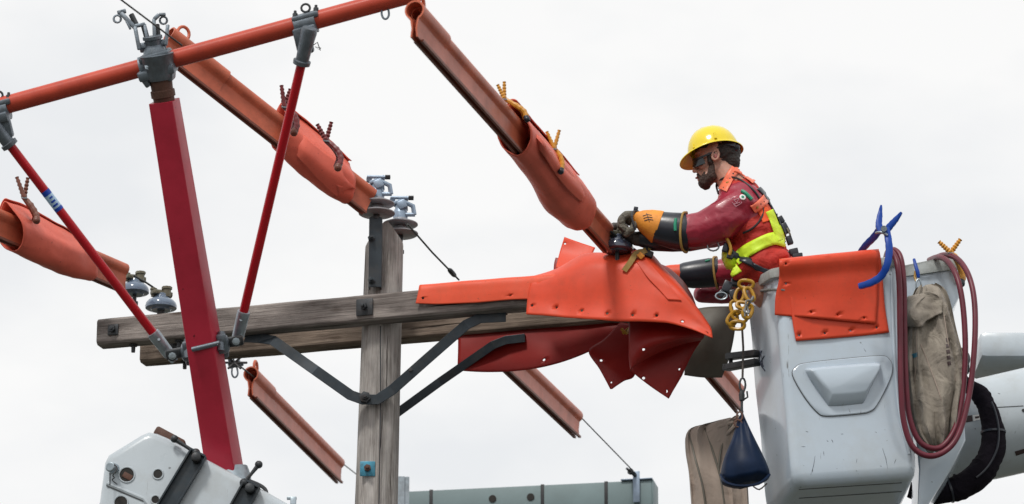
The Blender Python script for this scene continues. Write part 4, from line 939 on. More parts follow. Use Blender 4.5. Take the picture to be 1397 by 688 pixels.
# olive sheet at the end of the arms
o = sheet('cover_sheet', rows_px([[(935, 425, 19.9), (965, 420, 19.86), (1000, 419, 19.82)], [(938, 455, 19.86), (968, 447, 19.80), (1003, 445, 19.78)], [(936, 486, 19.86), (966, 486, 19.80), (996, 485, 19.78)], [(934, 512, 19.9), (960, 515, 19.86), (985, 515, 19.84)]]), M['olive'], None, .012, 6, .004, 4)
tag(o, 'dark olive stiff cover sheet behind the blankets\' right tip, left of the white bucket', 'cover sheet')
# ================================================================ white work bucket
def rquad(FLc, FRc, BRc, BLc, rad=.14, n=6):
    """rounded quadrilateral ring, counter-clockwise from front left"""
    o = []
    for cx, cy, a0 in ((1, -1, 270), (1, 1, 0), (-1, 1, 90), (-1, -1, 180)):
        for k in range(n + 1):
            a = R(a0 + 90 * k / n); u = cx * (1 - rad) + math.cos(a) * rad; v = cy * (1 - rad) + math.sin(a) * rad
            u, v = (u + 1) / 2, (v + 1) / 2
            o.append((FLc * (1 - u) + FRc * u) * (1 - v) + (BLc * (1 - u) + BRc * u) * v)
    return o
TFL, TFR, TBL, TBR = P(1056, 368, 19.00), P(1224, 352, 19.18), P(1016, 392, 19.58), P(1193, 380, 19.74)
# keep the rim a plane: solve back heights from the front ones
BFL, BFR, BBL, BBR = P(1082, 652, 19.02), P(1251, 640, 19.20), P(1044, 698, 19.56), P(1228, 690, 19.72)
bucket = thing('work_bucket', 'white fibreglass lift bucket holding the yellow helmeted worker, moulded step on its front', 'bucket', (BFL + BFR + BBL + BBR) / 4)
def qr(t, grow=0.0, rad=.14):
    cs = [BFL.lerp(TFL, t), BFR.lerp(TFR, t), BBR.lerp(TBR, t), BBL.lerp(TBL, t)]; c = sum(cs, Vector()) / 4
    cs = [c + (p - c) * (1 + grow) for p in cs]; return rquad(*cs, rad=rad)
s = MB(); rings = [qr(-.035, -.16, .20), qr(-.030, -.08, .18), qr(-.012, -.02, .16), qr(.02, .0, .15)] + [qr(t / 16, .006 * math.sin(t * .9), .14) for t in range(1, 16)] + [qr(.955, .0), qr(.96, .045), qr(.985, .055), qr(1.0, .045), qr(1.004, .02), qr(1.0, -.03), qr(.96, -.045), qr(.6, -.06), qr(.08, -.09, .2), qr(.06, -.2, .2)]
s.ring_faces(rings); bk1 = s.build('bucket_shell', M['white'], bucket, angle=50)
bvB = bvh_of(bk1)
s = MB(); rings = [qr(.958, .047), qr(.962, .060), qr(.985, .068), qr(1.004, .056), qr(1.008, .02), qr(1.004, -.035), qr(.99, -.045)]
s.ring_faces(rings, cap=False); s.build('rim', M['rim'], bucket)
def onB(x, y, o=.002): return onto(bvB, x, y, o)
nB = (onB(1150, 590, .1) - onB(1150, 590, 0)).normalized()
# moulded panel + step
pan = [(1081, 512), (1086, 501), (1098, 496), (1150, 490), (1200, 486), (1212, 490), (1217, 502), (1213, 520), (1196, 553), (1186, 562), (1170, 565), (1128, 568), (1114, 562), (1096, 540)]
pp = spline([Vector((x, y, 0)) for x, y in pan], 4, closed=True)
s = MB(); s.ring_faces([[onB(p.x, p.y, -.004) for p in pp], [onB(p.x, p.y, .006) for p in pp], [onB(1149 + (p.x - 1149) * .985, 527 + (p.y - 527) * .97, .009) for p in pp]]); s.build('step_panel', M['white'], bucket, angle=30)
s = MB(); lp = [onB(p.x, p.y, .003) for p in pp]; s.tube(lp + lp[:2], .0034, 6, cap=False); s.build('panel_joint', M['seam'], bucket)
out_ = [(1099, 509), (1104, 503), (1150, 499), (1194, 496), (1200, 500), (1198, 508), (1186, 532), (1178, 549), (1170, 552), (1134, 555), (1126, 550), (1112, 530)]
inn = [(1103, 511), (1107, 507), (1150, 503), (1192, 500), (1196, 503), (1195, 509), (1183, 529), (1177, 538), (1169, 540), (1135, 543), (1128, 539), (1114, 526)]
oo = spline([Vector((*p, 0)) for p in out_], 3, closed=True); ii = spline([Vector((*p, 0)) for p in inn], 3, closed=True)
s = MB(); s.ring_faces([[onB(p.x, p.y, .004) for p in oo], [onB(p.x, p.y, .012) for p in oo], [onB(a.x * .5 + b.x * .5, a.y * .5 + b.y * .5, .035) for a, b in zip(oo, ii)], [onB(p.x, p.y, .052) for p in ii], [onB(1149 + (p.x - 1149) * .95, 521 + (p.y - 521) * .85, .058) for p in ii]])
s.build('moulded_step', M['white'], bucket, angle=70)
# scuffs on the lower front
for (a, b) in (((1204, 612), (1211, 640)), ((1112, 622), (1106, 648)), ((1134, 600), (1136, 604)), ((1240, 600), (1243, 640))):
    MB().tube([onB(*a, .0006), onB((a[0] + b[0]) / 2 + 1, (a[1] + b[1]) / 2, .0006), onB(*b, .0006)], [.0006, .0014, .0006], 5).build('scuff', M['paint_blk'], bucket)
for k_ in range(15):
    x_ = random.uniform(1090, 1240); y_ = random.choice((random.uniform(575, 650), random.uniform(475, 650))); l_ = random.uniform(2, 9); a_ = random.uniform(-.6, 2.0)
    p_, q_ = onB(x_, y_, .0004), onB(x_ + l_ * math.cos(a_), y_ + l_ * math.sin(a_), .0004)
    MB().tube([p_, (p_ + q_) / 2, q_], [.0004, random.uniform(.0008, .0016), .0004], 5).build('scuff', M['paint_blk'] if k_ % 3 else M['grime'], bucket)
# faded black marks on the left wall
def onBL(x, y, o=.002): return onto(bvB, x, y, o)
for a, b, c in (((1040, 478), (1036, 490), (1042, 500)), ((1043, 486), (1038, 496), (1044, 506)), ((1032, 484), (1038, 480), (1041, 498))):
    MB().tube([onBL(*a, .001), onBL(*b, .001), onBL(*c, .001)], .004, 5, smoothpts=3).build('scuff_mark', M['paint_blk'], bucket)
for yy, o_ in ((668, .0), (680, .0)):
    MB().tube([onB(x, yy - (x - 1085) * .065, .0005) for x in range(1090, 1240, 10)], .003, 6).build('mould_groove', M['seam'], bucket)
# narrow ribs by the right edge
MB().tube([onB(1216, 372, .004), onB(1219, 470, .004), onB(1226, 560, .004), onB(1240, 620, .004)], .008, 8, smoothpts=4).build('corner_rib', M['white'], bucket)

# ---------------------------------------------------------------- second bucket at the right, boom and fittings
b2 = thing('work_bucket', 'second white bucket, narrower, behind the tan tool bag and maroon hoses at right', 'bucket', P(1285, 690, 19.9))
lv = [(352, 1229, 1300, 366), (362, 1228, 1309, 367), (372, 1229, 1309, 375), (374, 1232, 1306, 380), (405, 1232, 1309, 408), (424, 1233, 1299, 428), (480, 1238, 1306, 484), (560, 1246, 1316, 560), (600, 1250, 1318, 598), (640, 1254, 1298, 640), (690, 1252, 1266, 690), (730, 1246, 1252, 730)]
rings = []
for yr, xl, xr, yl in lv:
    rings.append(rquad(P(xl, yl, 19.50), P(xr, yr, 19.62), P(xr - 10, yr + 26, 20.0), P(xl - 10, yl + 26, 19.9), rad=.12, n=4))
s = MB(); s.ring_faces(rings[::-1]); bk2 = s.build('bucket_shell', M['white'], b2, angle=35); bvC = bvh_of(bk2)
s = MB(); s.ring_faces([rquad(P(xl - e, yl, 19.48), P(xr + e, yr, 19.60), P(xr - 10 + e, yr + 26, 20.02), P(xl - 10 - e, yl + 26, 19.92), rad=.12, n=4) for yr, xl, xr, yl, e in ((366, 1229, 1308, 378, 2), (364, 1229, 1308, 375, 4), (352, 1230, 1300, 366, 4), (349, 1232, 1298, 363, 2))]); s.build('rim', M['rim'], b2)
boomR = thing('upper_boom', 'thick white boom arm behind the buckets at the right edge of the frame', 'boom', P(1500, 600, 20.5))
a, b = P(1272, 602, 20.45), P(1700, 505, 20.7); k = K(20.4); d = (b - a).normalized()
s = MB(); s.lathe(a, b, [(0, 30 * k), (.006, 50 * k), (.03, 60 * k), (.07, 65 * k), (.3, 69 * k), ((b - a).length, 72 * k)], 40); bmo = s.build('boom_tube', M['boomw'], boomR, angle=50); bvD = bvh_of(bmo)
MB().tube([onto(bvD, x, 557 - (x - 1340) * .055, .001) for x in range(1340, 1398, 8)], .0022, 5).build('seam_line', M['seam'], boomR)
def decal(par, bv, quad, m, nm, off=.0015, n=4):
    rows = []
    for i in range(n + 1):
        r_ = []
        for j in range(n + 1):
            u, v = j / n, i / n
            x = (quad[0][0] * (1 - u) + quad[1][0] * u) * (1 - v) + (quad[3][0] * (1 - u) + quad[2][0] * u) * v
            y = (quad[0][1] * (1 - u) + quad[1][1] * u) * (1 - v) + (quad[3][1] * (1 - u) + quad[2][1] * u) * v
            r_.append(onto(bv, x, y, off))
        rows.append(r_)
    s = MB(); vs = [[s.bm.verts.new(p) for p in r_] for r_ in rows]
    for p_, q_ in zip(vs, vs[1:]):
        for j in range(n): s.bm.faces.new((p_[j], p_[j + 1], q_[j + 1], q_[j]))
    return s.build(nm, m, par)
decal(boomR, bvD, [(1339, 494), (1363, 490), (1364, 499), (1340, 503)], M['ink'], 'sticker', .002)
decal(boomR, bvD, [(1364, 490), (1376, 488.5), (1377, 497.5), (1365, 499)], M['paper'], 'sticker', .002)
decal(boomR, bvD, [(1367, 492), (1373, 491), (1373.5, 494), (1367.5, 495)], M['ink'], 'sticker_print', .003)
decal(boomR, bvD, [(1384, 616), (1398, 612), (1398, 618), (1386, 622)], M['ink'], 'slot', .002)
for x, y in ((1302, 648), (1345, 500), (1396, 560)):
    p = onto(bvD, x, y, 0); q_ = onto(bvD, x, y, 1); MB().lathe(p, q_, [(-.004, .009), (.004, .009), (.005, .005)], 8).build('rivet', M['dark'], boomR)
s = MB(); c = P(1400, 486, 21.2); s.box(c, (.60, .5, .16), Matrix.Rotation(.0, 3, 'Y'), .04); o = s.build('equipment_housing', M['boomw']); tag(o, 'pale blue grey equipment housing behind the boom arm at the right frame edge', 'housing')
s = MB(); c = P(1398, 474, 21.3)
# gauge
gg = thing('round_gauge', 'dark green rimmed glass gauge between the tan bag and the boom arm', 'gauge', P(1312, 498, 20.0))
c = P(1311, 490, 20.0); ax = (CAM - c).normalized() + Vector((-.9, 0, 0)); ax.normalize()
MB().lathe(c - ax * .02, c + ax, [(0, .05), (.03, .065), (.045, .065), (.046, .056), (.038, .054)], 24).build('housing', M['black'], gg)
MB().lathe(c + ax * .016, c + ax, [(0, .054), (.003, .050), (.005, .02)], 24).build('lens', M['glass'], gg)
MB().box(P(1316, 500, 20.03), (.05, .06, .08), None, .01).build('bracket', M['dark'], gg)
# black cloth-wrapped hydraulic bundle
t = thing('wrapped_cable_bundle', 'black cloth wrapped cable bundle curving in a hook over the white boom arm', 'cable bundle', P(1300, 690, 19.9))
pts = [(1312, 520), (1334, 536), (1348, 560), (1355, 590), (1352, 620), (1335, 648), (1305, 667), (1268, 674), (1240, 668)]
c_, rr = spline([P(x, y, 20.02) for x, y in pts], 8, [7 * k, 11 * k, 13 * k, 15.5 * k, 17 * k, 18 * k, 17 * k, 13 * k, 10 * k])
rr = [r_ * (1 + .09 * math.sin(i * 1.9) * noise.noise(Vector((i * .31, 0, 0))) * 2) for i, r_ in enumerate(rr)]
s = MB(); s.tube(c_, rr, 20)
for v in s.bm.verts: v.co += Vector((1, 0, 1)).normalized() * .010 * noise.noise(v.co * 14)
s.build('cloth_sleeve', M['blackcloth'], t)
MB().tube([p + Vector((.02, -.075, .0)) for p in c_[14:44]], .006, 6).build('edge_piping', M['blackrub'], t)
for i in (24, 50):
    p = c_[i]; dd = (c_[i + 1] - c_[i - 1]).normalized(); MB().lathe(p - dd * .006, p + dd, [(0, rr[i] * .95), (.001, rr[i] * 1.07), (.012, rr[i] * 1.07), (.013, rr[i] * .95)], 20).build('cable_tie', M['blackrub'], t)

# ---------------------------------------------------------------- things hung on the buckets
def bag(name, rows, m, par, thick=.10, seed=0, n=40, fold=.010, freq=7.0, top_open=False, lean=0.0):
    """rows: (y left, x left, y right, x right, Y, thickness) outlines of a hanging bag, creased downwards"""
    rs = []
    r2 = spline([Vector((a, b, c)) for a, b, c, *_ in rows], 5); r3_ = spline([Vector(q_[3:6]) for q_ in rows], 5)
    for u, v in zip(r2, r3_):
        A, B = P(u.y, u.x, v.y), P(v.x, u.z, v.y); c = (A + B) / 2; hx = (B - A) / 2; ring = []
        for k_ in range(n):
            a = 2 * math.pi * k_ / n; cs, sn = math.cos(a), math.sin(a)
            q_ = Vector((cs * 1.6 * freq / 5, sn * 2, c.z * 2.2 + seed)); f = noise.noise(q_) * fold * 1.6 + abs(noise.noise(Vector((cs * freq, sn * 2, c.z * 1.6 + seed * 2)))) * fold * 1.5
            f += fold * 1.1 * noise.noise(Vector((cs * 3.0 + c.z * 4.5, sn, c.z * 2.5 - cs * 2 + seed * 1.3)))
            ring.append(c + hx * (abs(cs) ** .8 * (1 if cs > 0 else -1)) + Vector((0, 1, 0)) * (sn * v.z + (-f if sn < 0 else f)) + Vector((0, 0, .012 * noise.noise(Vector((cs * 3, seed, c.z * 6))))))
        rs.append(ring)
    s = MB(); s.ring_faces(rs); return s.build(name, m, par, angle=80)
tb_ = thing('tool_bag', 'tan canvas tool bag with folds hanging on the right bucket inside the maroon hoses', 'tool bag', P(1278, 618, 19.30))
o = bag('bag_body', [(394, 1252, 390, 1276, 19.40, .03), (400, 1246, 398, 1288, 19.38, .05), (425, 1239, 412, 1294, 19.36, .06), (450, 1237, 440, 1301, 19.34, .07), (490, 1236, 480, 1311, 19.32, .08), (530, 1238, 520, 1318, 19.32, .09), (565, 1244, 560, 1311, 19.32, .09), (592, 1250, 588, 1306, 19.32, .08), (610, 1262, 606, 1297, 19.33, .05), (615, 1272, 612, 1288, 19.34, .02)], M['canvas'], tb_, seed=3, fold=.042, n=64)
bvE = bvh_of(o)
for pts in (((1256, 470), (1268, 500), (1284, 545), (1294, 590)), ((1250, 440), (1251, 480), (1248, 520)), ((1288, 430), (1294, 470), (1304, 520))):
    MB().tube(spline([onto(bvE, x, y, .001) for x, y in pts], 6), .003, 6).build('seam', M['canvas2'], tb_)
sh = sheet('flap', [[onto(bvE, 1244, 408, .03), onto(bvE, 1258, 404, .05), onto(bvE, 1272, 402, .05), onto(bvE, 1284, 404, .03)], [onto(bvE, 1242, 425, .03), onto(bvE, 1256, 428, .07), onto(bvE, 1268, 420, .05), onto(bvE, 1280, 414, .03)], [onto(bvE, 1241, 446, .02), onto(bvE, 1254, 450, .04), onto(bvE, 1266, 442, .05), onto(bvE, 1282, 430, .02)]], M['canvas'], tb_, .006, 6, .02, 8, wscale=22)
decal(tb_, bvE, [(1244, 483), (1252, 481), (1252, 487), (1245, 489)], M['bluewash'], 'printed_mark', .003)
for k_ in range(5): decal(tb_, bvE, [(1290 + k_ * .6, 462 + k_ * 8), (1294 + k_ * .6, 461 + k_ * 8), (1295 + k_ * .6, 466 + k_ * 8), (1291 + k_ * .6, 467 + k_ * 8)], M['ink'], 'printed_mark', .003)
hk = thing('carabiner', 'bright blue carabiner strap hooked over the right bucket rim above the tan bag', 'carabiner', P(1251, 385, 19.4))
MB().tube([P(1247, 354, 19.44), P(1249, 362, 19.42), P(1252, 372, 19.41), P(1253, 379, 19.41)], [.008, .010, .011, .008], 8, smoothpts=3).build('blue_strap', M['blue'], hk)
s = MB(); lp = [P(1253 + 3.6 * math.cos(a), 390 + 9 * math.sin(a), 19.38) for a in [k_ * .5236 for k_ in range(12)]]; s.tube(lp + lp[:2], .005, 6, cap=False); s.build('hook', M['galv'], hk)
MB().tube([P(1249, 370, 19.43), P(1248, 378, 19.43), P(1250, 384, 19.42)], .007, 6).build('yellow_loop', M['chainy'], hk)

G_M = 'maroon hoses looped over the bucket rims'
def mhose(label, pts, r=.0155):
    t = MB().tube([P(*p) for p in pts], r, 12, smoothpts=8).build('maroon_hose', M['maroon_hose']); return tag(t, label, 'hose', G_M)
mhose('inner maroon hose loop, its left strand nearest the tan bag', [(1212, 356, 19.5), (1217, 341, 19.22), (1228, 350, 19.14), (1233, 385, 19.12), (1234, 450, 19.12), (1236, 520, 19.12), (1241, 570, 19.14), (1256, 604, 19.16), (1282, 611, 19.18), (1303, 585, 19.20), (1313, 540, 19.22), (1317, 480, 19.22), (1314, 420, 19.24), (1306, 380, 19.28), (1293, 357, 19.38), (1280, 351, 19.5), (1268, 355, 19.7)])
mhose('outer maroon hose loop reaching farthest right of the tan bag', [(1208, 354, 19.52), (1213, 342, 19.2), (1223, 356, 19.10), (1227, 390, 19.08), (1228, 450, 19.08), (1229, 520, 19.08), (1233, 575, 19.10), (1247, 612, 19.12), (1275, 622, 19.14), (1304, 600, 19.16), (1321, 545, 19.18), (1329, 480, 19.18), (1330, 420, 19.22), (1323, 380, 19.28), (1308, 355, 19.40), (1290, 348, 19.55), (1276, 352, 19.7)])
# blue cone bag + rope
cb = thing('cone_bag', 'dark blue vinyl cone shaped bag hanging on a rope left of the white bucket', 'bag', P(1016, 662, 19.2))
bag('bag_body', [(566, 1010, 565, 1014, 19.22, .012), (575, 1006, 575, 1018, 19.2, .03), (600, 998, 598, 1029, 19.2, .07), (622, 989, 618, 1039, 19.2, .10), (640, 984, 634, 1046, 19.2, .12), (652, 983, 645, 1050, 19.2, .12), (659, 986, 652, 1049, 19.2, .11), (664, 998, 658, 1040, 19.2, .06)], M['navy'], cb, seed=6, fold=.007, n=40)
MB().tube([P(983, 648, 19.16), P(990, 658, 19.05), P(1010, 663, 19.02), P(1035, 660, 19.04), P(1050, 648, 19.14)], .007, 6, smoothpts=4).build('hem', M['navy'], cb)
MB().tube([P(1028, 664, 19.1), P(1036, 668, 19.08), P(1046, 660, 19.12)], .004, 6, smoothpts=3).build('loop', M['rope'], cb)
s = MB()
for x, y, rx, ry in ((1009, 568, 4, 6), (1007, 578, 5, 5)):
    lp = [P(x + rx * math.cos(a), y + ry * math.sin(a), 19.16) for a in [k_ * .5236 for k_ in range(12)]]; s.tube(lp + lp[:2], .005, 6, cap=False)
s.build('ring', M['rust'], cb)
hr_ = thing('hanging_rope', 'thin dark rope with swivel hook that carries the blue cone bag', 'rope', P(1012, 566, 19.2))
MB().tube([P(1012, 440, 19.30), P(1014, 475, 19.26), P(1013, 515, 19.2)], .006, 6).build('rope', M['rope'], hr_)
s = MB(); lp = [P(1013 + 4 * math.cos(a), 525 + 9 * math.sin(a), 19.2) for a in [k_ * .5236 for k_ in range(12)]]; s.tube(lp + lp[:2], .006, 6, cap=False)
s.lathe(P(1012, 534, 19.2), P(1012, 560, 19.2), [(0, .012), (.02, .016), (.05, .014), (.055, .007), (.12, .007)], 8); s.tube([P(1015, 545, 19.19), P(1020, 542, 19.18), P(1019, 534, 19.18)], .005, 6); s.build('swivel_hook', M['dark'], hr_)
t2 = thing('canvas_bag', 'brown canvas bag with piped seams hanging behind the blue cone bag at the frame bottom', 'bag', P(985, 760, 19.75))
o = bag('bag_body', [(575, 990, 568, 1008, 19.78, .02), (582, 962, 573, 1011, 19.76, .05), (590, 938, 580, 1013, 19.74, .06), (612, 935, 610, 1014, 19.72, .07), (650, 940, 650, 1019, 19.7, .08), (700, 944, 700, 1022, 19.7, .10), (760, 950, 760, 1022, 19.7, .09), (775, 970, 775, 1000, 19.7, .04)], M['canvas2'], t2, seed=9, fold=.026, n=56)
bvG = bvh_of(o)
for pts in (((940, 592), (948, 625), (958, 660), (964, 700)), ((962, 584), (972, 615), (982, 650), (990, 700)), ((1000, 574), (985, 610), (980, 640))):
    MB().tube(spline([onto(bvG, x, y, .002) for x, y in pts], 6), .0058, 6).build('piping', M['olive'], t2)
for pts in (((1004, 578), (992, 592), (978, 604)), ((1006, 582), (999, 604), (994, 626)), ((1000, 576), (980, 583), (964, 590))):
    MB().tube(spline([onto(bvG, x, y, -.004) for x, y in pts], 6), [.010] * 6 + [.009] * 6 + [.003], 8).build('gather_fold', M['canvas2'], t2)
decal(t2, bvG, [(999, 573), (1010, 570), (1010, 584), (1001, 586)], M['rust'], 'leather_tab', .004)
# yellow plastic chain
ch = thing('yellow_chain', 'bunched yellow plastic chain hanging at the white bucket\'s left rim corner', 'chain', P(1012, 450, 19.3))
lk = None
for i, (x, y, ang, w_0, h_0, dY) in enumerate(((1018, 388, 80, 7, 13, 0), (1022, 402, 20, 8, 14, -.02), (1009, 403, -15, 8, 14, .03), (1014, 417, 75, 7, 12, -.03), (1003, 420, 10, 8, 14, .04), (1020, 425, -20, 8, 14, -.05), (1009, 432, 60, 8, 14, 0), (999, 436, -30, 8, 12, .02), (1006, 444, 85, 7, 13, .01))):
    a0 = R(ang); c = P(x, y, 19.12 + dY); kk = K(19.1); vv = Vector((0, .25 * (1 if i % 2 else -1), 0)); lp = []
    ux = Vector((math.cos(a0), .35 * (1 if i % 2 else -1), math.sin(a0))).normalized(); uy = Vector((-math.sin(a0), .2, math.cos(a0))).normalized()
    for k_ in range(18):
        a = k_ * 2 * math.pi / 18; w_ = w_0 * .76; h_ = h_0 * .76; cx = math.cos(a); sy = math.sin(a); lp.append(c + ux * w_ * kk * (abs(cx) ** .8 * (1 if cx > 0 else -1)) + uy * h_ * kk * (abs(sy) ** .75 * (1 if sy > 0 else -1)))
    MB().tube(lp + lp[:2], 2.5 * kk, 8, cap=False).build('link', M['chainy'], ch)
t = thing('rim_cord', 'grey cord tied from the yellow chain along the bucket\'s left rim', 'cord', P(1040, 400, 19.0))
MB().tube([P(1019, 418, 19.04), P(1026, 408, 19.02), onB(1034, 400, .012), onB(1046, 396, .012), onB(1062, 396, .012), onB(1072, 397, .012)], .007, 7, smoothpts=5).build('cord', M['cord'], t)
s = MB(); s.tube([P(1019, 418, 19.02), P(1015, 424, 19.0), P(1021, 428, 19.0), P(1019, 418, 19.02)], .006, 6, smoothpts=4); s.tube([P(1024, 410, 18.99), P(1018, 412, 19.0), P(1016, 432, 19.0)], .005, 6, smoothpts=4); s.build('knot', M['cord'], t)
# dark bars between arm cover and bucket
br = thing('mounting_bracket', 'two dark steel bars between the olive sheet and the white bucket\'s left wall', 'bracket', P(1015, 495, 19.5))
for (x1, y1, x2, y2) in ((994, 487, 1034, 482), (990, 502, 1034, 494)):
    A, B = P(x1, y1, 19.62), P(x2, y2, 19.40); MB().box((A + B) / 2, ((B - A).length, .05, .034), rotz_to(B - A, Z), .004).build('bar', M['dark'], br)
MB().box(P(997, 495, 19.62), (.02, .05, .08), None, .004).build('bar', M['dark'], br)
# blankets hung over the bucket rim
TB = lambda pts, m, lab, seed, holes: tag(sheet('rubber_blanket', pts, m, None, .005, 6, .007, seed, holes, 5.0, .0085), lab, 'rubber blanket', 'rubber blankets hung over the bucket rim')
def rr_(pts, o): return [onto(bvB, x, y, o) if y > 392 else P(x, y, onto(bvB, x, 400, 0).y - o) for x, y in pts]
TB([[P(1085, 372, 19.4), P(1120, 368, 19.42), P(1160, 364, 19.44), P(1190, 360, 19.46)], rr_([(1080, 354), (1120, 350), (1160, 346), (1199, 342)], .02), rr_([(1078, 390), (1120, 388), (1165, 384), (1204, 380)], .022), rr_([(1079, 430), (1120, 428), (1165, 424), (1206, 420)], .012), rr_([(1085, 466), (1125, 463), (1170, 459), (1212, 454.5)], .010)], M['orange'], 'orange blanket peeking out lower right under the top blanket on the bucket rim', 12, ((1090, 458), (1125, 455), (1160, 451.5), (1196, 447)))
TB([[P(1066, 372, 19.4), P(1105, 368, 19.42), P(1150, 362, 19.44), P(1196, 358, 19.46)], rr_([(1063, 354), (1105, 349.5), (1150, 345), (1199, 340.5)], .050), rr_([(1063, 380), (1106, 378), (1152, 375), (1198, 371)], .046), rr_([(1062, 406), (1106, 407), (1152, 407), (1195, 404)], .030), rr_([(1062, 431), (1105, 435.5), (1150, 440), (1193, 443.5)], .026)], M['orange'], 'top orange blanket hung over the bucket rim and held by the blue clamp', 13, ((1072, 387), (1106.5, 426), (1142, 430.5), (1179, 433.5), (1072, 360)))
# big blue clamp
bc_ = thing('spring_clamp', 'large bright blue plastic spring clamp holding blankets on the bucket rim', 'clamp', P(1200, 345, 18.9))
def flat(name, pts, wd, dp, m, par, sm=5):
    pl, wl = spline([P(*p) for p in pts], sm, list(wd)); s = MB(); rings = []
    for i, p in enumerate(pl):
        t_ = (pl[min(i + 1, len(pl) - 1)] - pl[max(i - 1, 0)]).normalized(); n1 = Vector((0, -1, 0)); n1 = (n1 - t_ * n1.dot(t_)).normalized(); n2 = t_.cross(n1); w2 = wl[i] / 2 * (1.0 if i % 3 else .93); b = dp / 2; e = .25
        rings.append([p + n2 * x_ * w2 + n1 * y_ * b for x_, y_ in ((-1, -1 + e), (-1 + e, -1), (1 - e, -1), (1, -1 + e), (1, 1 - e), (1 - e, 1), (-1 + e, 1), (-1, 1 - e))])
    s.ring_faces(rings); return s.build(name, m, par, angle=45)
flat('handle', [(1202, 281, 18.98), (1200, 296, 18.97), (1199, 308, 18.96), (1203, 318, 18.95)], [.010, .030, .036, .036], .022, M['blue'], bc_)
flat('handle', [(1230, 290, 18.90), (1222, 300, 18.91), (1214, 309, 18.92), (1207, 318, 18.93)], [.012, .030, .036, .036], .022, M['blue'], bc_)
flat('jaw', [(1201, 312, 18.97), (1192, 324, 19.05), (1182, 334, 19.12), (1174, 345, 19.20), (1170, 358, 19.28)], [.036, .036, .034, .032, .026], .024, M['blue'], bc_)
flat('jaw', [(1209, 312, 18.92), (1212, 328, 18.89), (1213, 344, 18.88), (1210, 362, 18.88), (1202, 377, 18.90), (1188, 386, 18.92), (1172, 391, 18.95)], [.036, .036, .038, .038, .038, .036, .030], .024, M['blue'], bc_)
MB().tube([P(1195, 318, 18.92), P(1202, 317, 18.89), P(1211, 321, 18.88)], .007, 8, smoothpts=3).build('spring', M['galv'], bc_)
MB().lathe(P(1206, 312, 18.86), P(1206, 312, 19.9), [(0, .016), (.13, .016)], 12).build('pivot_pin', M['galv'], bc_)
# ================================================================ the worker with the yellow helmet
Y0 = 19.36; kp = K(Y0)
def L3(x, y, d=0.0): return P(x, y, Y0 + d * kp)          # photo pixel, depth offset in pixel units
def person(label, base, group=None): return thing('person', label, 'person', base, group)
w1 = person('bearded lineman in yellow helmet, sunglasses and maroon rubber sleeves leaning out of the bucket', L3(1100, 640))
def kr(v): return v * kp
def body_fill(s):
    # head: cranium, face, jaw, nose, ear, neck, then trunk, arms, legs - fused by the remesh
    s.ball(L3(980, 207), (kr(27), kr(20), kr(27)), sub=3)
    s.ball(L3(967, 218), (kr(17), kr(16.5), kr(21)), sub=3)
    s.ball(L3(962, 207), (kr(13), kr(15), kr(12)), sub=2)
    cap(s, L3(972, 232), L3(962, 249), kr(15), kr(9.5))
    cap(s, L3(966, 240, -5), L3(961, 250, 0), kr(10), kr(7)); cap(s, L3(966, 240, 5), L3(961, 250, 0), kr(10), kr(7))
    cap(s, L3(956, 231), L3(957, 247), kr(4.5), kr(5)); cap(s, L3(953, 219), L3(947.2, 233.5), kr(2.2), kr(3.2)); s.ball(L3(951, 234, -2.5), kr(2.6)); s.ball(L3(951, 234, 2.5), kr(2.6))
    s.ball(L3(953.5, 241), (kr(3.6), kr(6), kr(2.2))); s.ball(L3(954.5, 245), (kr(3.6), kr(5.5), kr(2.2)))
    s.ball(L3(952, 211), (kr(5), kr(12), kr(3)))
    for sg in (-1, 1):
        s.ball(L3(959, 226, sg * 10), (kr(7), kr(5), kr(6)))
    cap(s, L3(984, 230), L3(1006, 262), kr(16.5), kr(21))
    cap(s, L3(1006, 268, -22), L3(1006, 268, 22), kr(22), kr(22)); cap(s, L3(1010, 278), L3(1034, 330), kr(34), kr(32))
    cap(s, L3(1034, 330, -10), L3(1050, 395, -10), kr(30), kr(30)); cap(s, L3(1034, 330, 10), L3(1050, 395, 10), kr(30), kr(30))
    for sg in (-1, 1):
        cap(s, L3(1006, 278, sg * 36), L3(968, 310, sg * 34), kr(19), kr(14)); cap(s, L3(968, 310, sg * 34), L3(890, 312, sg * 14 - 6), kr(14), kr(9))
        cap(s, L3(1064, 402, sg * 15), L3(1108, 500, sg * 19), kr(23), kr(16)); cap(s, L3(1108, 500, sg * 19), L3(1128, 592, sg * 19), kr(16), kr(11)); cap(s, L3(1128, 600, sg * 19), L3(1112, 604, sg * 19), kr(9), kr(8))
body = organic('body', M['skin'], w1, body_fill, voxel=.0042, smooth=5)
bvP = bvh_of(body)
# ear
def ear_fill(s):
    c = L3(976, 212, -20); n_ = 14; lp = [c + Vector((kr(4.4) * math.cos(a) + kr(1) * math.sin(a), -kr(1.0), kr(7.0) * math.sin(a))) for a in [k_ * 2 * math.pi / n_ for k_ in range(n_)]]
    s.tube(lp + lp[:2], kr(1.9), 8); s.ball(c + Vector((kr(.5), kr(.5), 0)), (kr(4), kr(1.8), kr(6.2))); s.ball(c + Vector((-kr(1.0), 0, -kr(7.0))), kr(2.2))
organic('ear', M['skin'], w1, ear_fill, voxel=.0022, smooth=3)
MB().ball(L3(976.5, 213, -22.4), (kr(2.2), kr(.8), kr(3.4))).build('ear_hollow', M['lips'], w1)
MB().ball(L3(950.6, 243, -3), (kr(2.4), kr(3.4), kr(1.1))).build('mouth', M['lips'], w1)
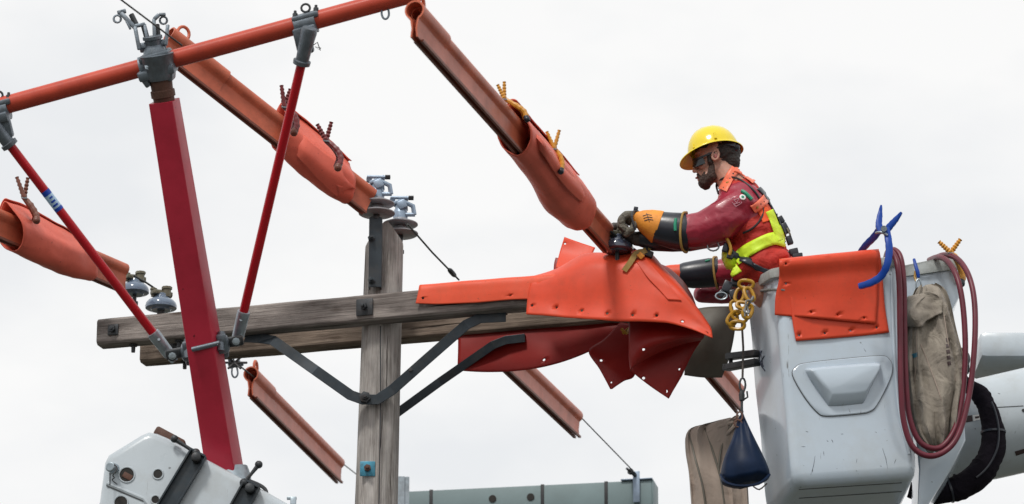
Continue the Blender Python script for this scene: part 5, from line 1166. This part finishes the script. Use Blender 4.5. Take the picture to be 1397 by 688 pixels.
# hair at the back and temple
def hair_fill(s):
    s.ball(L3(986, 208), (kr(25), kr(21), kr(24)), sub=3); s.ball(L3(996, 220), (kr(14), kr(17), kr(17)), sub=3)
    s.ball(L3(962, 203), (kr(14), kr(17.5), kr(7)), sub=3); cap(s, L3(968, 212, -17), L3(969, 222, -16), kr(4), kr(4)); cap(s, L3(968, 212, 17), L3(969, 222, 16), kr(4), kr(4))
hair = organic('hair', M['hair'], w1, hair_fill, voxel=.0045, smooth=3, disp=(.004, (60, 60, 120), 2))
def beard_fill(s):
    for sg in (-1, 1):
        cap(s, L3(971, 226, sg * 13.5), L3(970, 240, sg * 11.5), kr(3.8), kr(6.8)); cap(s, L3(970, 241, sg * 10), L3(961, 250, sg * 4), kr(7.8), kr(7.6)); cap(s, L3(964, 238, sg * 9.0), L3(959, 248, sg * 6.0), kr(5.4), kr(6.4))
    cap(s, L3(959.5, 250), L3(963, 252.5), kr(7.6), kr(7.2)); cap(s, L3(952.2, 238.6, -4), L3(952.2, 238.6, 4), kr(1.9), kr(1.9))
    cap(s, L3(952.2, 238.6, -4), L3(957, 245, -8), kr(1.7), kr(2.6))
beard = organic('beard', M['beard'], w1, beard_fill, voxel=.0030, smooth=2, disp=(.003, (90, 90, 110), 5))
# sunglasses
s = MB(); s.sweep(spline([L3(947, 221, 4), L3(945.6, 221.5, 0), L3(946.4, 222, -6), L3(949.5, 221.5, -12.5), L3(954.5, 219.5, -17), L3(960, 217, -19)], 4), [(-.0025, -kr(7)), (.0025, -kr(6.6)), (.003, kr(4.2)), (-.0025, kr(4.4))]); s.build('lens', M['glass'], w1)
s = MB(); s.sweep(spline([L3(946.6, 217.5, 4), L3(945.2, 217.8, 0), L3(946, 217.8, -6), L3(949, 217.2, -13.2), L3(954, 215.6, -18), L3(964, 211.6, -20.5), L3(975, 207.5, -22)], 4), [(-.002, -kr(1.3)), (.003, -kr(1.3)), (.003, kr(1.3)), (-.002, kr(1.3))]); s.build('sunglasses_frame', M['black'], w1)
# helmet: shell, brim, ridge
hf_ = Matrix.Rotation(R(-9), 3, 'Y') @ Matrix.Rotation(R(-5), 3, 'X')
hf_ = Matrix.Rotation(R(13), 3, 'Y').inverted() @ Matrix.Rotation(R(-10), 3, 'X')
hc0 = L3(973.5, 207)
def hpt(x, y, z): return hc0 + hf_ @ Vector((x, y, z))
s = MB(); rings = []
A_, B_, H_ = kr(35), kr(29), kr(37)
for i in range(13):
    e = i / 12 * math.pi / 2; cz, rr0 = math.sin(e), math.cos(e); ring = []
    for k_ in range(48):
        a = 2 * math.pi * k_ / 48; cx, cy = math.cos(a), math.sin(a)
        rdg = kr(1.1) * (math.exp(-((cy * rr0) / .07) ** 2) + .8 * math.exp(-((abs(cy * rr0) - .30) / .06) ** 2)) * (cz > .45) * min(1, (cz - .45) * 4) if cz > .45 else 0
        fl = 1 + .02 * (1 - cz)
        ring.append(hpt(cx * rr0 ** .86 * A_ * fl, cy * rr0 ** .86 * B_ * fl, cz * H_ + rdg))
    rings.append(ring)
s.ring_faces(rings[:-1] + [[hpt(math.cos(2 * math.pi * k_ / 48) * A_ * .06, math.sin(2 * math.pi * k_ / 48) * B_ * .06, H_ * 1.0) for k_ in range(48)]], cap=False)
s.bm.faces.new(s.bm.verts[-48:] if False else [v for v in list(s.bm.verts)[-48:]])
hel = s.build('helmet_shell', M['helmet'], w1, angle=80)
def brim(z, grow, th_):
    o = []
    for k_ in range(64):
        a = 2 * math.pi * k_ / 64; cx, cy = math.cos(a), math.sin(a)
        f = max(0, -cx) ** 1.6; bk_ = max(0, cx) ** 2
        ex = grow * (kr(2.8) + f * kr(11.5) + bk_ * kr(2.5)); drop = grow * (f * kr(6.5) + kr(1.2) + bk_ * kr(3.5))
        nl = Vector((cx * A_, cy * B_)).normalized()
        o.append(hpt(cx * A_ * 1.02 + nl.x * ex, cy * B_ * 1.02 + nl.y * ex, z - drop))
    return o
s = MB(); s.ring_faces([brim(kr(1.5), 0, 0), brim(kr(.6), .35, 0), brim(.0, .7, 0), brim(-kr(.0), 1.0, 0), brim(-kr(1.0), 1.03, 0), brim(-kr(1.6), 1.0, 0)], cap=False); s.build('helmet_brim', M['helmet'], w1, angle=80)
s = MB(); s.ring_faces([brim(-kr(1.7), 1.0, 0), brim(-kr(1.2), .7, 0), brim(-kr(.8), .35, 0), brim(-kr(.2), 0, 0), brim(kr(1.0), -.25, 0)], cap=False); s.build('brim_underside', M['brim_glow'], w1, angle=80)
s = MB(); s.tube([hpt(-A_ * .80, -B_ * .66, kr(2)), hpt(-A_ * .80, -B_ * .66, kr(9))], [kr(1.4), kr(.8)], 8); s.tube([hpt(A_ * .1, -B_ * 1.03, kr(3)), hpt(A_ * .12, -B_ * .98, kr(13))], [kr(2.0), kr(1.6)], 8); s.build('accessory_slot', M['helmet'], w1)
s = MB(); s.ball(hpt(kr(29), -kr(11), -kr(6)), (kr(7), kr(6), kr(8)), sub=2); s.box(hpt(kr(22), -kr(19), -kr(3)), (kr(16), kr(3), kr(8)), hf_ @ Matrix.Rotation(.5, 3, 'Y'), .003); s.build('headband_ratchet', M['blackrub'], w1)
# ---- clothing: near and far sleeves
def sleeve_fill(sg):
    def f(s):
        d = lambda v: sg * v
        s.ball(L3(1011, 279, d(30)), (kr(31), kr(23), kr(33)), sub=3)
        s.ball(L3(1017, 292, d(31)), (kr(26), kr(20), kr(26)), sub=3)
        cap(s, L3(1008, 282, d(33)), L3(984, 303, d(34)), kr(29), kr(28))
        cap(s, L3(984, 303, d(34)), L3(960, 313, d(28)), kr(28), kr(24.5)); cap(s, L3(960, 313, d(28)), L3(934, 316, d(20)), kr(24.5), kr(22.5))
        s.ball(L3(1000, 262, d(18)), (kr(20), kr(18), kr(15)), sub=2)
        for x, y, r_ in ((952, 296, 4), (944, 297, 4), (966, 331, 7), (985, 326, 6), (1010, 313, 6)): s.ball(L3(x, y, d(27)), kr(r_))
    return f
slN = organic('rubber_sleeve', M['sleeve'], w1, sleeve_fill(-1), voxel=.0065, smooth=7, disp=(.011, (7, 7, 15), 4))
slF = organic('rubber_sleeve', M['sleeve'], w1, lambda s: (cap(s, L3(1006, 285, 28), L3(975, 316, 26), kr(26), kr(24)), cap(s, L3(975, 316, 26), L3(936, 322, 12), kr(24), kr(21.5))), voxel=.008, smooth=6, disp=(.011, (7, 7, 15), 9))
bvS = bvh_of(slN)
def vest_fill(s):
    cap(s, L3(1010, 275, -14), L3(1035, 328, -12), kr(33), kr(36)); cap(s, L3(1010, 275, 14), L3(1035, 328, 12), kr(33), kr(36))
    cap(s, L3(1034, 326, -14), L3(1046, 372, -14), kr(34), kr(36)); cap(s, L3(1034, 326, 14), L3(1046, 372, 14), kr(34), kr(36))
    s.ball(L3(1000, 352, -12), (kr(14), kr(20), kr(18)), sub=2)
    for x, y, r_ in ((1016, 366, 12), (1006, 372, 10), (1066, 352, 13), (1052, 356, 12)): s.ball(L3(x, y, -38), kr(r_))
vest = organic('vest', M['vest'], w1, vest_fill, voxel=.007, smooth=6, disp=(.016, (9, 9, 16), 12))
bvV = bvh_of(vest)
tr = organic('trousers', M['trousers'], w1, lambda s: [(cap(s, L3(1062, 396, sg * 13), L3(1108, 500, sg * 17), kr(28), kr(20)), cap(s, L3(1108, 500, sg * 17), L3(1126, 588, sg * 19), kr(20), kr(14))) for sg in (-1, 1)], voxel=.01, smooth=5)
MB().ball(L3(1120, 606, -19), (kr(22), kr(11), kr(9))).build('boot', M['blackrub'], w1); MB().ball(L3(1120, 606, 19), (kr(22), kr(11), kr(9))).build('boot', M['blackrub'], w1)
def bvh_multi(obs):
    bm = bmesh.new()
    for o in obs:
        t_ = bmesh.new(); t_.from_mesh(o.data); t_.transform(WM[o.name]); me_ = bpy.data.meshes.new('tmp'); t_.to_mesh(me_); t_.free(); bm.from_mesh(me_); bpy.data.meshes.remove(me_)
    t = BVHTree.FromBMesh(bm); bm.free(); return t
bvA = bvh_multi([slN, vest, body])
# lime reflective bands
band('lime_band', bvV, [(1002, 356), (1014, 347), (1030, 337), (1046, 329), (1058, 326), (1072, 330)], 17, M['lime'], w1, .007)
band('lime_band', bvV, [(1050, 288), (1055, 300), (1060, 314), (1066, 328)], 13, M['lime'], w1, .008)
band('lime_band', bvV, [(984, 328), (990, 342), (996, 358), (1006, 374)], 14, M['lime'], w1, .007)
band('orange_panel', bvV, [(1022, 262), (1033, 275), (1043, 290), (1048, 302)], 16, M['vest_o'], w1, .005)
# harness
band('harness_strap', bvV, [(988, 332), (1000, 347), (1020, 358), (1040, 368), (1056, 374)], 7, M['blackrub'], w1, .012, .006)
band('harness_strap', bvV, [(1034, 258), (1050, 276), (1062, 298), (1072, 322), (1080, 345)], 6, M['blackrub'], w1, .011, .006)
s = MB(); 
for x, y, w_, h_, a_ in ((1071, 312, 9, 15, .45), (1077, 328, 8, 12, .3), (1083, 344, 12, 9, .2), (1088, 350, 14, 8, .1), (1066, 300, 6, 10, .5)):
    s.box(L3(x, y, -8), (kr(w_), kr(8), kr(h_)), Matrix.Rotation(-a_, 3, 'Y'), .004)
s.build('harness_buckle', M['blackrub'], w1)
MB().box(L3(1076, 316, -13), (kr(2.5), kr(2), kr(11)), Matrix.Rotation(-.4, 3, 'Y'), .002).build('buckle_bar', M['bronze'], w1)
s = MB(); lp = [L3(973 + 8 * math.cos(a), 336 + 6.5 * math.sin(a), -30) for a in [k_ * .5236 for k_ in range(12)]]; s.tube(lp + lp[:2], kr(1.2), 8, cap=False); s.build('d_ring', M['galv'], w1)
s = MB(); s.box(L3(990, 338, -34), (kr(8), kr(5), kr(13)), Matrix.Rotation(.3, 3, 'Y'), .004); s.box(L3(996, 350, -34), (kr(9), kr(5), kr(7)), Matrix.Rotation(.3, 3, 'Y'), .004); s.build('harness_buckle', M['blackrub'], w1)
s = MB(); s.tube([L3(989, 322, -38), L3(994, 330, -41), L3(997, 340, -41), L3(995, 348, -40)], kr(2.2), 8, smoothpts=4); s.build('lanyard_loop', M['chainy'], w1)
# waist gear between vest and rim
s = MB()
for x, y, w_, h_, a_ in ((992, 392, 12, 16, .4), (1000, 402, 10, 12, -.3), (984, 402, 9, 10, .7), (1003, 386, 12, 10, .2)):
    s.box(L3(x, y, -26), (kr(w_), kr(10), kr(h_)), Matrix.Rotation(a_, 3, 'Y'), .006)
s.build('belt_buckle', M['blackrub'], w1)
s = MB(); lp = [L3(984 + 8 * math.cos(a), 404 + 5 * math.sin(a), -34) for a in [k_ * .5236 for k_ in range(12)]]; s.tube(lp + lp[:2], kr(1.1), 8, cap=False); s.build('snap_hook', M['galv'], w1)
# orange shoulder straps with buttons
def eyel(bv, x, y, r_, m, off): p = onto(bv, x, y, off - .003); q_ = onto(bv, x, y, off); MB().lathe(p, q_, [(0, r_), (.004, r_), (.0045, r_ * .6)], 12).build('button', m, w1)
band('shoulder_strap', bvA, [(986.5, 260), (992, 250), (997, 240), (1003, 231)], 12, M['strap_o'], w1, .006, .005)
band('shoulder_strap', bvA, [(1001, 233), (1008, 235), (1018, 242), (1028, 250)], 6, M['strap_o'], w1, .010, .005)
band('shoulder_strap', bvA, [(1026, 286), (1034, 281), (1041, 275), (1047, 267)], 12, M['strap_o'], w1, .008, .005)
eyel(bvA, 993, 251, kr(2.3), M['brass'], .010); eyel(bvA, 1031, 283, kr(2.3), M['brass'], .012)
for x, y in ((988.5, 257), (996, 244.5), (1000, 238)): eyel(bvA, x, y, kr(1.1), M['ink'], .0095)
for x, y in ((1036, 279), (1040, 276)): eyel(bvA, x, y, kr(1.0), M['ink'], .0115)
s = MB(); s.tube(spline([onto(bvA, x, y, .002) for x, y in ((973, 264), (978, 252), (986, 244), (998, 242), (1012, 247), (1026, 258), (1036, 272), (1041, 288), (1036, 302), (1026, 312), (1014, 318))], 5), kr(1.5), 8); s.build('sleeve_binding', M['black'], w1)
s = MB(); s.tube(spline([onto(bvA, x, y, .006) for x, y in ((1012, 262), (1017, 265), (1025, 273))], 4), kr(2.6), 8); s.build('green_tab', M['green'], w1)
# round badge and square print on the sleeve
p = onto(bvA, 1013, 269.5, .0); q_ = onto(bvA, 1013, 269.5, .004); MB().lathe(p, q_, [(0, kr(4.4)), (.004, kr(4.4)), (.005, kr(3.8))], 18).build('round_badge', M['paper'], w1)
eyel(bvA, 1013, 269.5, kr(2.0), M['green'], .0062)
def print_line(bv, pts, w_, m, par, off=.0012): MB().tube([onto(bv, x, y, off) for x, y in pts], w_, 5).build('printed_line', m, par)
for a, b in (((998, 271), (1006, 267)), ((1006, 267), (1012, 277)), ((1012, 277), (1004, 282)), ((1004, 282), (998, 271)), ((1001, 273), (1008, 271)), ((1008, 271), (1005, 277)), ((1005, 277), (1001, 273)), ((1001, 279), (1010, 276)), ((999, 276), (1003, 282))):
    print_line(bvS, (a, b), kr(.38), M['pink'], w1)
# ---- gloves: black gauntlet, orange leather, worn hand with fingers
def loft_px(rows, m, name, par, n=28, dsc=.9, bumps=0.0):
    """rows: (x top, y top, x bottom, y bottom, depth offset)"""
    s = MB(); rg = []
    for xt, yt, xb, yb_, dd in rows:
        A, B = L3(xt, yt, dd), L3(xb, yb_, dd); c = (A + B) / 2; h = (A - B) / 2
        rg.append([c + h * math.sin(a) + Vector((0, 1, 0)) * (-math.cos(a) * h.length * dsc) * (1 + bumps * noise.noise(Vector((math.cos(a) * 3, math.sin(a) * 3, xt * .2)))) for a in [2 * math.pi * k_ / n for k_ in range(n)]])
    s.ring_faces(rg); return s.build(name, m, par, angle=60)
gN = loft_px([(935, 292, 938, 341, -20), (931, 291.5, 933, 342, -20), (918, 291, 916, 339, -19), (904, 290, 899, 334, -18), (900, 291, 890, 331, -18)], M['blackrub'], 'gauntlet', w1, bumps=.03)
gNb = bvh_of(gN)
lo = loft_px([(906, 289.5, 892, 331, -18), (903, 288.5, 888, 330, -18), (890, 287, 880, 322, -19), (878, 287.5, 871, 314, -20), (868, 290, 866, 306, -20), (864, 294, 864, 304, -20)], M['leather_o'], 'leather_protector', w1, bumps=.05)
lob = bvh_of(lo)
for k_ in range(3): print_line(lob, ((877 + k_ * 1.0, 295 + k_ * 3.2), (883 + k_, 293 + k_ * 3.2), (889 + k_, 294 + k_ * 3.2)), kr(.6), M['ink'], w1, .001)
print_line(lob, ((882, 291), (884, 297), (886, 303)), kr(.5), M['ink'], w1, .001)
s = MB(); s.tube(spline([L3(x, y, d) for x, y, d in ((936, 290, -20), (931, 293, -38), (928, 316, -44), (930, 338, -36), (936, 344.5, -20), (938, 338, -4), (937, 316, 2), (937, 293, -6))], 5, closed=True), kr(1.7), 8); s.build('retaining_band', M['strap_y'], w1)
s = MB(); s.tube([onto(gNb, 922, 299, .003), onto(gNb, 921, 307, .003), onto(gNb, 921.5, 315, .003)], kr(2.2), 8); s.build('green_tab', M['green'], w1)
s = MB(); s.box(L3(867.5, 285, -20), (kr(6), kr(5), kr(5)), Matrix.Rotation(.2, 3, 'Y'), .003); s.tube([L3(862, 296, -34), L3(863, 290, -28), L3(868, 287.5, -20), L3(872, 290, -8)], kr(1.6), 8, smoothpts=4); s.tube([L3(862, 296, -34), L3(864, 306, -37), L3(867, 314, -34)], kr(1.4), 8); s.build('wrist_strap', M['blackrub'], w1)
def hand_fill(cx, cy, d0, sc_, sg=1):
    def f(s):
        q2 = lambda x, y, d=0: L3(cx + x * sc_, cy + y * sc_, d0 + d * sc_)
        cap(s, q2(8, -6, 0), q2(-4, -9, -4), kr(11.5 * sc_), kr(8.5 * sc_)); cap(s, q2(8, -4, 6), q2(-3, -7, 8), kr(10 * sc_), kr(7.5 * sc_)); s.ball(q2(3, -5, 2), (kr(11 * sc_), kr(13 * sc_), kr(10 * sc_)))
        for i, (dd, ln) in enumerate(((-12, .86), (-4.5, 1.0), (3, 1.02), (10, .92))):      # four fingers curling down round the wire
            r_ = 5.0 * sc_
            kn = q2(-5, -12 + abs(i - 1.5), dd); m1 = q2(-12 * ln, -5, dd * .95); m2 = q2(-13 * ln, 5 * ln, dd * .9); tp = q2(-7 * ln, 11 * ln, dd * .85)
            cap(s, kn, m1, kr(r_ * 1.1), kr(r_)); cap(s, m1, m2, kr(r_), kr(r_ * .95)); cap(s, m2, tp, kr(r_ * .95), kr(r_ * .85))
        cap(s, q2(8, 2, -10), q2(2, 11, -12), kr(5.5 * sc_), kr(4.8 * sc_)); cap(s, q2(2, 11, -12), q2(-5, 17, -8), kr(4.8 * sc_), kr(4.2 * sc_))     # thumb
    return f
organic('gloved_hand', M['leather_g'], w1, hand_fill(859, 304, -12, .95), voxel=.0042, smooth=3, disp=(.003, (40, 40, 50), 3))
# far hand and its gauntlet
loft_px([(940, 296, 942, 342, 8), (915, 300, 918, 343, 6), (890, 308, 890, 342, 2), (872, 312, 872, 336, 0)], M['blackrub'], 'gauntlet', w1)
organic('gloved_hand', M['darkglove'], w1, hand_fill(842, 318, 30, .85), voxel=.005, smooth=3, disp=(.003, (40, 40, 50), 7))
def far_fill(s):
    cap(s, L3(884, 326, 2), L3(868, 326, 0), kr(12), kr(10)); cap(s, L3(868, 326, 0), L3(848, 318, 16), kr(9), kr(9))
organic('glove_palm', M['darkglove'], w1, far_fill, voxel=.006, smooth=3)
s = MB(); s.box(L3(886, 347, 0), (kr(10), kr(8), kr(9)), Matrix.Rotation(.4, 3, 'Y'), .006); s.tube([L3(880, 338, 0), L3(886, 349, 0)], kr(4), 8); s.build('tool_in_hand', M['dark'], w1)

# ================================================================ second worker, almost hidden behind the first
Y0s = Y0; Y0 = 20.02; kp = K(Y0)
w2 = person('second worker hidden behind the helmeted lineman, only a maroon sleeved arm and black gauntlet showing', L3(1120, 660))
def b2_fill(s):
    s.ball(L3(1028, 326), (kr(22), kr(19), kr(25)), sub=3); cap(s, L3(1022, 336), L3(1018, 346), kr(13), kr(10)); cap(s, L3(1014, 328), L3(1010, 333), kr(2.5), kr(3.2))
    cap(s, L3(1036, 338), L3(1060, 352), kr(15), kr(19)); cap(s, L3(1056, 366, -24), L3(1056, 366, 24), kr(18), kr(18)); cap(s, L3(1058, 368), L3(1090, 430), kr(30), kr(28))
    cap(s, L3(1090, 430), L3(1110, 470), kr(28), kr(30))
    for sg in (-1, 1):
        cap(s, L3(1050, 372, sg * 30), L3(1006, 374, sg * 30), kr(16), kr(13)); cap(s, L3(1006, 374, sg * 30), L3(940, 374, sg * 24), kr(13), kr(9))
        cap(s, L3(1110, 476, sg * 16), L3(1112, 560, sg * 17), kr(22), kr(16)); cap(s, L3(1112, 560, sg * 17), L3(1128, 650, sg * 17), kr(16), kr(11))
organic('body', M['skin'], w2, b2_fill, voxel=.007, smooth=5)
organic('work_jacket', M['vest'], w2, lambda s: (cap(s, L3(1058, 368, -10), L3(1096, 440, -8), kr(34), kr(34)), cap(s, L3(1058, 368, 10), L3(1096, 440, 8), kr(34), kr(34))), voxel=.01, smooth=5)
organic('trousers', M['trousers'], w2, lambda s: [(cap(s, L3(1108, 460, sg * 14), L3(1112, 560, sg * 17), kr(30), kr(21)), cap(s, L3(1112, 560, sg * 17), L3(1126, 640, sg * 17), kr(21), kr(15))) for sg in (-1, 1)], voxel=.012, smooth=4)
s = MB(); s.ball(L3(1030, 318), (kr(25), kr(23), kr(23)), sub=3); s.build('helmet_shell', M['helmet'], w2)
organic('rubber_sleeve', M['sleeve'], w2, lambda s: (cap(s, L3(1046, 372, -30), L3(1004, 372, -30), kr(26), kr(24)), cap(s, L3(1004, 372, -30), L3(974, 373, -28), kr(24), kr(17.5)), s.ball(L3(990, 362, -34), kr(10))), voxel=.008, smooth=6, disp=(.010, (9, 9, 15), 14))
organic('rubber_sleeve', M['sleeve'], w2, lambda s: (cap(s, L3(1040, 384, 20), L3(985, 400, 14), kr(22), kr(15)), cap(s, L3(985, 400, 14), L3(958, 402, 10), kr(15), kr(13))), voxel=.008, smooth=6, disp=(.010, (9, 9, 15), 19))
g2 = loft_px([(978, 353, 980, 391, -28), (966, 353, 967, 392, -28), (948, 356, 946, 393, -28), (932, 359, 929, 391, -28), (927, 361, 926, 389, -28)], M['blackrub'], 'gauntlet', w2, bumps=.04)
g2b = bvh_of(g2)
loft_px([(930, 361, 928, 390, -28), (915, 362, 914, 388, -28), (902, 364, 902, 382, -28), (896, 368, 898, 378, -28)], M['orange_b'], 'leather_protector', w2, bumps=.06)
s = MB(); s.tube(spline([L3(x, y, d) for x, y, d in ((976, 351, -28), (973, 353, -44), (974, 372, -48), (977, 389, -42), (979, 394, -28), (980, 388, -12), (979, 372, -8), (978, 353, -12))], 5, closed=True), kr(1.5), 8); s.build('retaining_band', M['strap_y'], w2)
s = MB(); s.tube([onto(g2b, 962, 357, .002), onto(g2b, 968, 355.5, .002)], kr(1.6), 8); s.build('green_tab', M['green'], w2)
organic('gloved_hand', M['leather_g'], w2, hand_fill(892, 376, -28, .9), voxel=.006, smooth=3)
